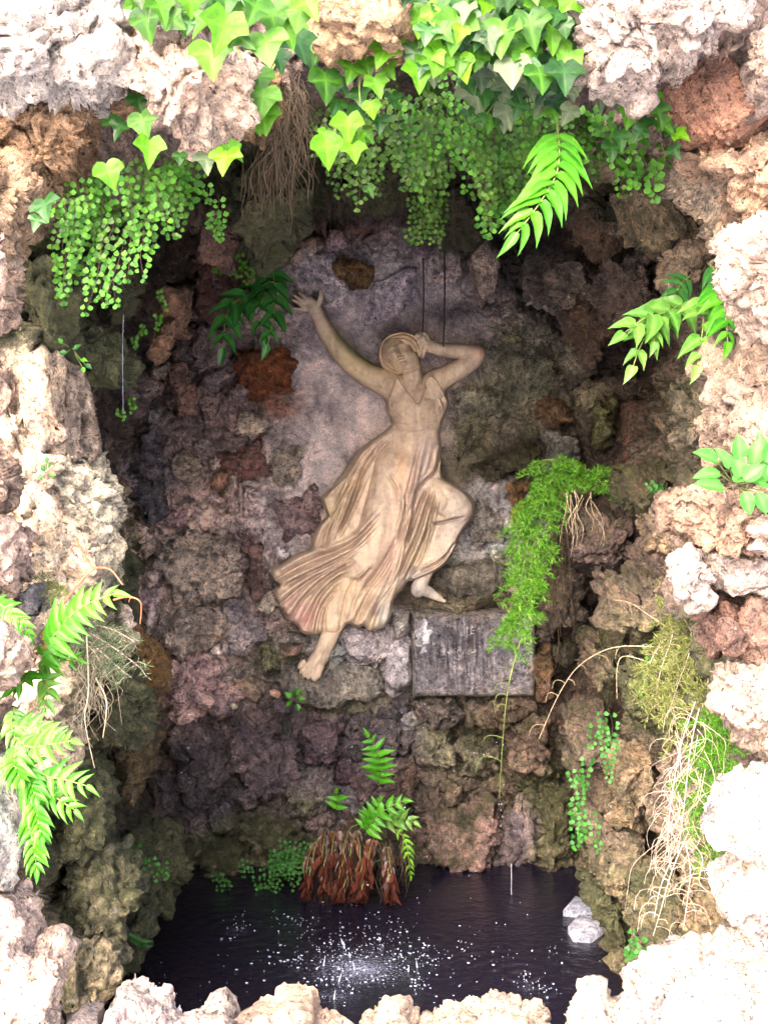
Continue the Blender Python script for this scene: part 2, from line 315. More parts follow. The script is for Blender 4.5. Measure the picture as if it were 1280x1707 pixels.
# ------------------------------------------------------------------ stones
def poly_rock(name, pts, Y, thick, tint=None, moss=None, wet=None, mat=None, level=5, rough=1.0, seed=0, parent=None, streak=None, jit=0.12, cut=3, sharp=0.62):
    """stone whose outline (photo pixels) stands in the plane Y; thick = (towards viewer, away)"""
    pts = np.array(pts, float)
    W = P(pts[:, 0], pts[:, 1], Y)
    A = W[:, [0, 2]]; c = (A.max(0) + A.min(0)) / 2
    x, y = A[:, 0], A[:, 1]; x2, y2 = np.roll(x, -1), np.roll(y, -1); cr = x * y2 - x2 * y
    if abs(cr.sum()) > 1e-9: c = np.array([((x + x2) * cr).sum(), ((y + y2) * cr).sum()]) / (3 * cr.sum())
    V, F = ico(level)
    th = np.arctan2(V[:, 2], V[:, 0])
    ths = np.linspace(-np.pi, np.pi, 181); rr = np.zeros(181)
    B = A - c; B2 = np.roll(B, -1, 0); E = B2 - B
    for i, tt in enumerate(ths):
        d = np.array([math.cos(tt), math.sin(tt)])
        den = d[0] * E[:, 1] - d[1] * E[:, 0]; den = np.where(abs(den) < 1e-9, 1e-9, den)
        t = (B[:, 0] * E[:, 1] - B[:, 1] * E[:, 0]) / den; s = (B[:, 0] * d[1] - B[:, 1] * d[0]) / den
        ok = (t > 0) & (s >= -1e-6) & (s <= 1 + 1e-6)
        rr[i] = t[ok].max() if ok.any() else 0.05
    rr[-1] = rr[0]; rr = np.convolve(np.r_[rr[-3:-1], rr, rr[1:3]], [.1, .2, .4, .2, .1], 'valid')
    r = np.interp(th, ths, rr)
    rad = np.hypot(V[:, 0], V[:, 2]); radp = rad ** sharp        # fuller, blockier section
    yy = np.sign(V[:, 1]) * np.abs(V[:, 1]) ** 0.8
    co = np.empty_like(V)
    co[:, 0] = c[0] + np.cos(th) * r * radp; co[:, 2] = c[1] + np.sin(th) * r * radp
    co[:, 1] = Y + np.where(yy < 0, yy * thick[0], yy * thick[1])
    rng = np.random.RandomState(seed + 11)
    size = rr.mean()
    for k in range(cut):                                       # broken facets towards the viewer
        n = np.array([rng.uniform(-1, 1), -rng.uniform(.35, 1), rng.uniform(-.9, .9)]); n /= np.linalg.norm(n)
        ctr = np.array([c[0], Y, c[1]])
        q = (co - ctr) @ n; lim = np.quantile(q, rng.uniform(.86, .95))
        co = co - np.clip(q - lim, 0, None)[:, None] * n * 0.8
    N = vnormals(co, F).astype(np.float32)
    if (N * (co - np.array([c[0], Y, c[1]]))).sum() < 0: N = -N
    q = co.copy()
    if streak is not None:
        ang = streak; ax = np.array([math.sin(ang), 0.0, math.cos(ang)]); al = q @ ax
        q = q - np.outer(al, ax) * 0.9
    D = craggy(q.astype(np.float32), seed, rough * .9 * min(1.0, 0.35 + size * 3.6))
    co = co + N * D[:, None]
    fk = (V[F][:, :, 1].max(1) < .45); F = F[fk]; kp = np.unique(F); rm = np.zeros(len(V), int); rm[kp] = np.arange(len(kp)); F = rm[F]; co = co[kp]; N = N[kp]
    pt, pm, pw = pigment(co)
    if tint is not None: pt = np.tile(np.array(tint) * (FRAME_K if mat is M_DRY else 1.15), (len(co), 1))
    if moss is not None: pm = np.full(len(co), float(moss))
    if wet is not None: pw = np.full(len(co), float(wet))
    j = 1 + jit * rng.uniform(-1, 1) * 2; hue = 1 + rng.uniform(-1, 1, 3) * jit * .6
    pt = pt * j * hue
    pm = pm + 0.10 * np.clip(N[:, 2], -0.5, 1) if moss is None else pm
    me = mesh_np(name, co, F, mat or M_ROCK, {'tint': pt, 'moss': pm, 'wet': pw})
    return obj(name, me, parent, Vector((float(c[0]), float(Y), float(c[1]))))
FRAME_K = 0.64
def ell(cx, cy, rx, ry, ang=0, n=9, seed=0):
    rng = np.random.RandomState(seed); out = []
    for k in range(n):
        a = 2 * math.pi * k / n; f = rng.uniform(.82, 1.12)
        x = math.cos(a) * rx * f; y = math.sin(a) * ry * f
        out.append((cx + x * math.cos(ang) - y * math.sin(ang), cy + x * math.sin(ang) + y * math.cos(ang)))
    return out

# ------------------------------------------------------------------ ground, pool
def slab(name, x0, x1, y0, y1, z, mat, kind='structure'):
    me = mesh_np(name, np.array([[x0, y0, z], [x1, y0, z], [x1, y1, z], [x0, y1, z]], float), np.array([[0, 1, 2, 3]]), mat, smooth=False)
    o = obj(name, me); o['kind'] = kind; return o
M_GROUND = plain('bounce_ground', (0.57, 0.57, 0.59), 0.9, 30, 0.25)  # unseen ground, its grey raised to bounce light into the cave
slab('ground', -400, 400, -400, 400, -0.35, M_GROUND)
def water_material():
    m, t, b = newmat('pool_water'); L = t.links
    geo = node(t, 'ShaderNodeNewGeometry'); pos = geo.outputs['Position']
    n = noise_n(t, pos, 30, 5, 0.6, 0.6); n2 = noise_n(t, pos, 9, 3, 0.5, 1.0)
    f1 = noise_n(t, pos, 120, 6, 0.75, 0.5); fm = None
    for (u, v, rad, a) in ((600,1615,.22,1.0),(560,1660,.12,.8),(440,1600,.10,.5),(398,1550,.07,.7),(640,1560,.16,.5),(880,1645,.09,.6),(760,1590,.10,.35),(500,1550,.10,.4),(300,1620,.10,.3)):
        vm = node(t, 'ShaderNodeVectorMath', operation='DISTANCE'); L.new(pos, vm.inputs[0]); vm.inputs[1].default_value = water_pt(u, v)
        g = mth(t, 'MULTIPLY', mth(t, 'SUBTRACT', 1.0, mth(t, 'DIVIDE', vm.outputs['Value'], rad * 1.6), True), a * .30)
        fm = g if fm is None else mth(t, 'MAXIMUM', fm, g)
    foam = mth(t, 'MULTIPLY', mth(t, 'SUBTRACT', mth(t, 'ADD', f1, fm), 0.70), 7.0, True); foam = mth(t, 'MULTIPLY', foam, mth(t, 'MULTIPLY', fm, 2.4, True))
    L.new(mixc(t, 'MIX', foam, (0.006, 0.005, 0.012), (0.30, 0.32, 0.46)), b.inputs['Base Color'])
    L.new(mth(t, 'ADD', mth(t, 'MULTIPLY', foam, .6), .05), b.inputs['Roughness']); b.inputs['IOR'].default_value = 1.33
    # ring ripples round the places where the drips fall
    h = mth(t, 'ADD', mth(t, 'MULTIPLY', n, 0.45), mth(t, 'MULTIPLY', n2, 0.5))
    for (u, v, fr, amp) in ((395,1548,110,.4),(620,1610,80,.7),(440,1610,120,.4),(870,1625,110,.5),(560,1560,120,.4),(700,1570,100,.35)):
        wp = water_pt(u, v)
        vm = node(t, 'ShaderNodeVectorMath', operation='DISTANCE'); L.new(pos, vm.inputs[0]); vm.inputs[1].default_value = wp
        d = vm.outputs['Value']
        ring = mth(t, 'MULTIPLY', mth(t, 'SINE', mth(t, 'MULTIPLY', d, fr)), mth(t, 'MULTIPLY', ramp(t, [(0.0, 1.0), (0.14, 0.25), (0.35, 0.0)], d), amp))
        h = mth(t, 'ADD', h, mth(t, 'MULTIPLY', ring, 0.5))
    bp = node(t, 'ShaderNodeBump'); bp.inputs['Strength'].default_value = 0.4; bp.inputs['Distance'].default_value = 0.02
    L.new(h, bp.inputs['Height']); L.new(bp.outputs[0], b.inputs['Normal'])
    return m
def water_pt(u, v, z=0.0):
    a = (u - 640) / FPX; b = (853.5 - v) / FPX
    dy = CP + b * SP; dz = -SP + b * CP; t = (z - EYE) / dz
    return Vector((a * t, dy * t, z))
slab('water', -1.3, 1.3, 3.0, 5.6, 0.0, water_material())

# ------------------------------------------------------------------ cave sheet: sides, roof and the face round the opening
YB, YF = 5.30, 3.22
FRONT = [(100,1900),(60,1560),(80,1380),(120,1180),(170,950),(110,760),(60,600),(40,420),(110,290),(240,230),(400,190),(550,150),(700,130),(850,130),(1000,170),(1130,250),(1210,370),(1235,520),(1215,700),(1150,850),(1140,1000),(1200,1150),(1240,1320),(1210,1500),(1130,1660),(1120,1900)]
BACK = [(240,1620),(270,1480),(255,1350),(240,1200),(235,1000),(225,850),(225,700),(240,600),(265,520),(310,450),(390,400),(500,385),(600,380),(720,385),(840,400),(930,425),(1000,470),(1060,560),(1075,680),(1040,800),(1000,930),(975,1080),(960,1220),(950,1350),(960,1480),(960,1620)]
def resample(pts, n):
    pts = np.array(pts, float); d = np.r_[0, np.cumsum(np.linalg.norm(np.diff(pts, axis=0), axis=1))]
    t = np.linspace(0, d[-1], n); 
    # index parameter, so front and back correspond
    k = np.linspace(0, len(pts) - 1, n); i = np.arange(len(pts))
    return np.stack([np.interp(k, i, pts[:, 0]), np.interp(k, i, pts[:, 1])], -1)
NS = 620
fo, bo = resample(FRONT, NS), resample(BACK, NS)
for a in (fo, bo):
    for _ in range(10): a[1:-1] = (a[:-2] + 2 * a[1:-1] + a[2:]) / 4
FW, BW = P(fo[:, 0], fo[:, 1], YF), P(bo[:, 0], bo[:, 1], YB)
rows = []
for t in np.linspace(-.2, 1, 200): rows.append(BW * (1 - t) + FW * t)
cF = np.array([0.0, YF, 1.1])
for t in np.linspace(0.02, 1, 70):
    q = FW.copy(); dirv = FW - cF; dirv[:, 1] = 0; dirv /= np.linalg.norm(dirv, axis=1, keepdims=True)
    q = q + dirv * (t ** 1.3) * 1.3; q[:, 1] = YF - 0.10 * math.sin(min(1, t * 6) * math.pi / 2)
    rows.append(q)
G = np.stack(rows, 0); nu, nv = G.shape[:2]; co = G.reshape(-1, 3); F = grid_faces(nu, nv)
N = vnormals(co, F)
if (N[105 * nv + nv // 2][2]) > 0: N = -N                      # the roof's inner side looks down
co = co + N * (craggy(co, 3, 1.5) + 0.05 * fbm(co * 2.6, 2, 60))[:, None]
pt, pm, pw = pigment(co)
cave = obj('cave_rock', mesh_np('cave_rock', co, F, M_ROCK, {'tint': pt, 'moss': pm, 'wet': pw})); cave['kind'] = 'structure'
# outer mass of rock so that daylight only enters by the mouth
def box_pts(x0, x1, y0, y1, z0, z1):
    c = np.array([[x, y, z] for x in (x0, x1) for y in (y0, y1) for z in (z0, z1)], float)
    f = np.array([[0,1,3,2],[4,6,7,5],[0,4,5,1],[2,3,7,6],[0,2,6,4],[1,5,7,3]]); return c, f

# back wall: mortared rubble
wall = empty('rubble_wall', (0, YB, 0)); tag(wall, 'rough purple-brown rubble stone wall at the back of the grotto behind the relief figure', 'wall')
uu, vv = np.meshgrid(np.linspace(150, 1150, 460), np.linspace(250, 1640, 640), indexing='ij')
co = P(uu.ravel(), vv.ravel(), YB)
u, v = uu.ravel(), vv.ravel()
smooth_zone = np.exp(-(((u - 640) / 190) ** 4 + ((v - 700) / 290) ** 4))
bias = -0.02 * smooth_zone + 0.05 * np.exp(-((u - 620) / 260) ** 2 - ((v - 560) / 90) ** 2)
rel = craggy(co, 21, 1.25) * (1 - 0.88 * smooth_zone) + 0.05 * fbm(co * 3.0, 2, 33) * (1 - .7 * smooth_zone)
co[:, 1] -= rel - 0.02 * smooth_zone + 0.22 * np.clip((v - 1330) / 150, 0, 1) ** 1.5
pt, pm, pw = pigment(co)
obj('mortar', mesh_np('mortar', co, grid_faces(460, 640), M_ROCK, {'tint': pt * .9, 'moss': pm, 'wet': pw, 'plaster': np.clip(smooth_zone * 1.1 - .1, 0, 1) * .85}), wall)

BW_STONES = [ # outline, forward, extras
 ([(245,890),(330,880),(400,910),(405,960),(385,1000),(330,1010),(258,985)],.16,dict(tint=(.55,.45,.42),moss=0,wet=0)),
 ([(255,985),(340,1005),(378,1020),(372,1080),(300,1092),(262,1060)],.18,dict(tint=(.54,.41,.38),moss=0,wet=0)),
 ([(268,1080),(365,1078),(378,1150),(352,1195),(300,1200),(270,1150)],.19,dict(tint=(.56,.42,.37),moss=0,wet=0)),
 ([(375,1000),(420,1005),(434,1060),(412,1100),(372,1095)],.12,dict(tint=(.42,.35,.34),moss=0,wet=0)),
 ([(395,590),(450,575),(492,600),(488,655),(430,668),(400,640)],.10,dict(tint=(.27,.085,.04))),
 ([(350,745),(440,722),(458,790),(400,800),(352,790)],.09,dict(tint=(.24,.14,.12))),
 ([(358,795),(378,772),(397,785),(392,815),(372,830),(358,818)],.13,dict(tint=(.32,.19,.14))),
 ([(395,800),(440,798),(446,862),(402,872)],.09,{}),
 ([(300,838),(398,850),(402,890),(312,890)],.09,{}),
 ([(282,600),(318,605),(334,700),(300,712),(284,660)],.14,dict(tint=(.26,.17,.14))),
 ([(222,790),(272,800),(288,860),(252,875),(224,845)],.15,dict(tint=(.16,.15,.18))),
 ([(300,540),(380,545),(392,610),(330,620)],.08,{}),
 ([(404,905),(440,895),(448,1000),(425,1012),(408,960)],.07,dict(tint=(.22,.13,.12))),
 ([(330,640),(400,650),(395,715),(340,720)],.08,{}),([(455,745),(500,730),(520,760),(490,820),(455,800)],.025,dict(tint=(.33,.25,.24))),
 ([(455,830),(530,800),(535,880),(460,920)],.035,dict(tint=(.31,.25,.27))),
 ([(830,560),(915,558),(925,640),(872,700),(815,700)],.06,{}),
 ([(920,520),(1000,560),(992,650),(932,655)],.13,{}),
 ([(872,660),(950,665),(958,700),(905,718),(880,690)],.15,dict(tint=(.24,.15,.09))),
 ([(765,650),(830,640),(822,715),(762,770),(745,710)],.04,{}),
 ([(900,715),(962,722),(962,785),(905,785)],.12,dict(tint=(.24,.23,.24))),
 ([(975,660),(1022,660),(1012,742),(985,745)],.16,dict(tint=(.20,.18,.09))),
 ([(1035,670),(1110,655),(1102,712),(1062,775),(1028,775)],.35,dict(tint=(.22,.13,.10),streak=.35,moss=0,rough=.8)),
 ([(770,780),(905,735),(915,760),(830,800),(775,810)],.10,dict(tint=(.12,.12,.07))),
 ([(725,945),(835,925),(845,985),(760,998),(728,975)],.10,dict(tint=(.21,.20,.16),rough=.45)),
 ([(650,990),(860,985),(866,1018),(672,1022)],.15,dict(tint=(.24,.22,.17),moss=.25,rough=.7)),
 ([(770,830),(835,835),(840,900),(790,915)],.07,dict(tint=(.28,.26,.27))),
 ([(845,800),(880,800),(880,850),(850,880)],.10,dict(tint=(.24,.13,.06))),
 ([(555,1045),(650,1035),(650,1100),(600,1108),(556,1092)],.07,dict(tint=(.52,.48,.51),moss=0,rough=.5)),
 ([(640,1100),(650,1062),(688,1070),(688,1150),(662,1168),(640,1150)],.17,dict(tint=(.54,.51,.53),moss=0,rough=.5)),
 ([(652,1030),(684,1018),(688,1052),(660,1062)],.16,dict(tint=(.46,.43,.44),moss=0,rough=.5)),
 ([(470,1072),(508,1068),(500,1090),(472,1092)],.10,dict(tint=(.30,.20,.17),moss=0,rough=.4)),
 ([(484,1052),(512,1056),(512,1068),(484,1070)],.12,dict(tint=(.28,.25,.26),moss=0,rough=.4)),
 ([(432,1078),(458,1074),(468,1112),(444,1118)],.12,dict(tint=(.24,.23,.14))),
 ([(455,1106),(560,1098),(640,1108),(642,1152),(545,1182),(440,1165)],.10,dict(tint=(.30,.28,.23),moss=.15,rough=.6)),
 ([(385,1195),(480,1185),(510,1240),(495,1320),(420,1330),(375,1270)],.20,dict(tint=(.13,.095,.12))),
 ([(505,1190),(572,1188),(580,1262),(508,1272)],.18,dict(tint=(.16,.13,.155))),
 ([(470,1275),(560,1270),(570,1350),(480,1352)],.17,{}),([(580,1270),(690,1255),(700,1335),(590,1345)],.16,{}),
 ([(575,1185),(680,1180),(690,1250),(585,1265)],.17,dict(tint=(.13,.11,.13))),
 ([(700,1345),(830,1330),(845,1440),(765,1462),(700,1425)],.22,dict(tint=(.19,.13,.11))),
 ([(760,1218),(830,1215),(838,1290),(768,1292)],.20,{}),([(690,1190),(755,1190),(760,1270),(695,1275)],.17,{}),
 ([(895,1300),(955,1295),(965,1450),(900,1462),(880,1380)],.24,{}),([(840,1190),(910,1180),(925,1280),(845,1290)],.20,{}),
 ([(400,1345),(500,1350),(520,1430),(420,1445)],.22,{}),([(330,1400),(420,1390),(430,1480),(340,1500)],.24,{}),
 ([(850,1300),(893,1298),(893,1440),(850,1430)],.17,{}),([(290,1210),(380,1205),(385,1320),(300,1330)],.18,{}),
 ([(700,1450),(790,1440),(805,1490),(700,1500)],.42,dict(tint=(.22,.19,.12))),([(560,1340),(700,1340),(700,1440),(560,1440)],.16,dict(tint=(.10,.06,.05))),
 ([(860,1455),(960,1445),(965,1492),(862,1495)],.42,{}),([(790,1440),(870,1445),(868,1490),(790,1492)],.40,{}),([(330,1450),(430,1440),(440,1510),(335,1520)],.46,{}),([(430,1450),(560,1445),(570,1510),(430,1512)],.42,{}),([(560,1450),(700,1450),(700,1500),(560,1505)],.38,dict(tint=(.12,.09,.08))),
 ([(560,445),(600,430),(628,455),(612,488),(585,492)],.16,dict(tint=(.26,.14,.06),moss=.22,wet=.3)),
 ([(700,440),(735,395),(775,390),(770,465),(730,478)],.05,dict(rough=.35)),
 ([(776,432),(806,415),(828,425),(822,470),(806,520),(796,522),(788,490)],.28,dict(tint=(.46,.36,.29),streak=.05,moss=0,wet=.1,rough=.9)),
 ([(676,1160),(760,1152),(785,1200),(690,1205)],.22,dict(tint=(.14,.12,.12))),([(770,1165),(850,1152),(896,1158),(885,1205),(780,1205)],.22,dict(moss=.3)),([(884,1080),(915,1060),(925,1160),(890,1170)],.2,dict(tint=(.22,.14,.08))),([(888,1015),(920,1010),(920,1070),(892,1070)],.18,{}),
 ([(490,430),(550,415),(600,440),(570,520),(500,500)],.02,dict(rough=.3)),
 ([(625,470),(700,440),(705,500),(640,540),(590,545)],.02,dict(rough=.3)),
]
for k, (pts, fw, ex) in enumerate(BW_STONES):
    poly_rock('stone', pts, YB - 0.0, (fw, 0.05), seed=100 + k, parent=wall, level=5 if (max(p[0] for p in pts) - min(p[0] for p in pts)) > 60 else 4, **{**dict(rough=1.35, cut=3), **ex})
# smaller rubble filling the joints of the back wall
rng = random.Random(5); used = []
named = [(sum(p[0] for p in s[0]) / len(s[0]), sum(p[1] for p in s[0]) / len(s[0]), 36) for s in BW_STONES]
tries = 0
while len(used) < 105 and tries < 4000:
    tries += 1
    x, y = rng.uniform(235, 1050), rng.uniform(400, 1490)
    if ((x - 620) / 195) ** 2 + ((y - 700) / 300) ** 2 < 1: continue
    if 680 < x < 900 and 1010 < y < 1175: continue
    if 470 < x < 830 and 430 < y < 620: continue
    r = rng.uniform(16, 34)
    if any((x - a) ** 2 + (y - b) ** 2 < (.8 * (r + c)) ** 2 for a, b, c in used + named): continue
    used.append((x, y, r))
    poly_rock('stone', ell(x, y, r * rng.uniform(1, 1.4), r * rng.uniform(.8, 1.15), rng.uniform(-.6, .6), seed=tries), YB, (rng.uniform(.05, .13), .04), seed=300 + tries, parent=wall, level=4, rough=1.2, jit=.22)

# stones set in the sides and roof of the cave
SIDE = [ # outline, Y, forward, back, extras
 ([(375,265),(440,225),(500,215),(525,330),(485,420),(430,452),(392,400)],3.75,.22,.3,dict(tint=(.10,.08,.05),moss=.45,wet=.5)),
 ([(545,265),(620,245),(705,255),(695,330),(620,362),(560,340)],4.1,.2,.3,dict(moss=.5,wet=.5)),
 ([(690,300),(780,290),(800,400),(740,420),(690,380)],4.5,.15,.3,dict(moss=.4,wet=.8)),
 ([(330,330),(375,320),(400,400),(380,450),(335,430)],3.9,.15,.3,dict(tint=(.16,.09,.07),moss=.1,wet=.5)),
 ([(310,425),(400,420),(395,520),(330,530)],4.5,.12,.3,dict(tint=(.14,.07,.06),moss=0,wet=.6)),
 ([(255,540),(290,530),(285,590),(255,615),(242,600)],4.1,.08,.2,dict(tint=(.30,.20,.12),moss=0)),
 ([(275,470),(320,470),(310,560),(270,560)],4.3,.1,.3,dict(tint=(.24,.14,.09),moss=0)),
 ([(20,430),(90,400),(150,450),(150,560),(110,600),(40,590),(10,520)],3.35,.14,.3,dict(tint=(.15,.125,.065),moss=.5,wet=.3)),
 ([(110,540),(180,530),(222,590),(205,650),(140,640),(105,600)],3.5,.12,.3,dict(tint=(.15,.125,.065),moss=.5,wet=.3)),
 ([(150,420),(225,400),(235,500),(180,540),(150,500)],3.6,.1,.3,dict(tint=(.12,.10,.06),moss=.5,wet=.6)),
 ([(-30,590),(40,580),(60,640),(58,760),(20,790),(-30,760)],3.25,.14,.3,dict(streak=.1,rough=1.6,tint=(.34,.25,.18),moss=.05)),
 ([(60,600),(105,595),(118,700),(100,770),(72,740)],3.3,.17,.3,dict(streak=-.15,rough=1.6,tint=(.40,.29,.21),moss=0)),
 ([(95,610),(130,620),(155,740),(140,790),(108,745)],3.35,.16,.3,dict(streak=-.2,rough=1.6,tint=(.36,.27,.21),moss=0)),
 ([(20,790),(70,735),(140,745),(190,800),(195,880),(140,900),(60,890),(25,860)],3.35,.16,.3,dict(tint=(.46,.39,.30),moss=.08,wet=0,level=6)),
 ([(50,885),(130,880),(200,900),(205,990),(120,1010),(60,990)],3.35,.13,.3,dict(tint=(.44,.35,.26),moss=.15,wet=0)),
 ([(150,900),(190,880),(228,960),(225,1040),(180,1010)],3.6,.12,.3,dict(moss=.6,wet=.5)),
 ([(90,1000),(190,1000),(225,1080),(180,1120),(90,1090)],3.45,.1,.3,{}),
 ([(215,1040),(255,1060),(272,1150),(245,1170),(215,1110)],3.9,.1,.3,dict(tint=(.26,.17,.06),moss=.1,wet=.9)),
 ([(130,1110),(220,1100),(260,1180),(220,1260),(130,1230)],3.5,.12,.3,dict(tint=(.17,.14,.08),moss=.45,wet=.4)),
 ([(170,1240),(245,1210),(262,1290),(230,1340),(180,1310)],3.9,.12,.3,dict(tint=(.18,.12,.06),wet=.8)),
 ([(60,1260),(170,1250),(200,1350),(150,1450),(60,1430)],3.45,.14,.3,dict(tint=(.19,.16,.09),moss=.5,wet=.2)),
 ([(100,1420),(210,1400),(250,1500),(180,1590),(100,1570)],3.5,.14,.3,dict(tint=(.22,.18,.11),moss=.4,wet=.2)),
 ([(80,1560),(180,1540),(205,1620),(170,1700),(90,1700)],3.4,.12,.3,dict(tint=(.26,.21,.13),moss=.35,wet=.1)),
 ([(210,1380),(300,1370),(318,1470),(270,1540),(215,1520)],4.1,.12,.3,dict(tint=(.20,.17,.10),moss=.45,wet=.3)),
 ([(160,1500),(245,1490),(275,1550),(205,1640),(150,1610)],3.8,.10,.3,dict(tint=(.20,.17,.10),moss=.45,wet=.3)),
 ([(870,430),(960,420),(985,480),(940,520),(880,510)],4.5,.15,.3,dict(moss=.1)),
 ([(930,510),(1010,470),(1030,560),(990,610),(950,560)],4.5,.14,.3,dict(tint=(.12,.07,.05))),
 ([(1000,430),(1070,420),(1100,470),(1060,560),(1010,540)],4.2,.15,.3,{}),
 ([(1030,300),(1130,290),(1190,350),(1150,430),(1060,420)],3.6,.14,.3,dict(tint=(.16,.115,.075),moss=.3,wet=.4,streak=-.5)),
 ([(960,330),(1040,320),(1060,400),(1000,440),(950,400)],4.0,.16,.3,dict(tint=(.12,.08,.05),streak=.1)),
 ([(1100,420),(1190,400),(1215,470),(1150,500),(1100,480)],3.5,.12,.3,dict(tint=(.17,.12,.085),moss=.2,wet=.4)),
 ([(1130,640),(1200,620),(1220,720),(1190,790),(1140,740)],3.4,.12,.3,{}),
 ([(1030,780),(1110,760),(1130,830),(1080,870),(1030,850)],4.0,.12,.3,dict(tint=(.10,.075,.05),moss=.4,wet=.6)),
 ([(1070,860),(1120,850),(1130,930),(1085,920)],3.6,.1,.3,dict(tint=(.25,.18,.11))),
 ([(950,860),(1040,850),(1060,930),(1000,970),(950,930)],4.3,.15,.3,{}),
 ([(900,930),(980,960),(990,1030),(930,1050),(895,1000)],4.8,.14,.3,{}),
 ([(1000,960),(1110,940),(1130,1030),(1060,1060),(1000,1040)],3.9,.14,.3,{}),
 ([(960,1060),(1050,1050),(1060,1130),(990,1150)],4.4,.14,.3,{}),
 ([(1030,1120),(1130,1090),(1180,1160),(1120,1220),(1040,1200)],3.7,.12,.3,dict(moss=.6)),
 ([(1000,1290),(1080,1230),(1110,1320),(1075,1390),(1010,1370)],3.9,.16,.3,dict(tint=(.15,.11,.065),moss=.3,wet=.2)),
 ([(1000,1370),(1080,1390),(1110,1470),(1040,1520),(985,1460)],3.9,.16,.3,dict(moss=.35)),
 ([(965,1460),(1040,1480),(1070,1560),(1030,1580),(970,1510)],4.0,.14,.3,dict(moss=.5)),
 ([(1040,1480),(1140,1450),(1180,1540),(1110,1600),(1050,1580)],3.6,.14,.3,{}),
 ([(1140,1480),(1215,1500),(1230,1560),(1150,1570)],3.4,.12,.3,dict(tint=(.22,.16,.09),moss=.3,wet=.1)),
 ([(1060,1570),(1200,1540),(1230,1620),(1130,1660),(1060,1630)],3.4,.13,.3,{}),
 ([(1100,1280),(1190,1250),(1220,1350),(1180,1450),(1100,1400)],3.5,.12,.3,dict(moss=.3)),
 ([(940,1180),(1010,1170),(1030,1280),(960,1300)],4.5,.12,.3,{}),
]
for k, (pts, Y, fw, bk, ex) in enumerate(SIDE):
    poly_rock('stone', pts, Y, (fw, bk), seed=600 + k, parent=cave, **{**dict(rough=1.25, level=5, cut=4), **ex})

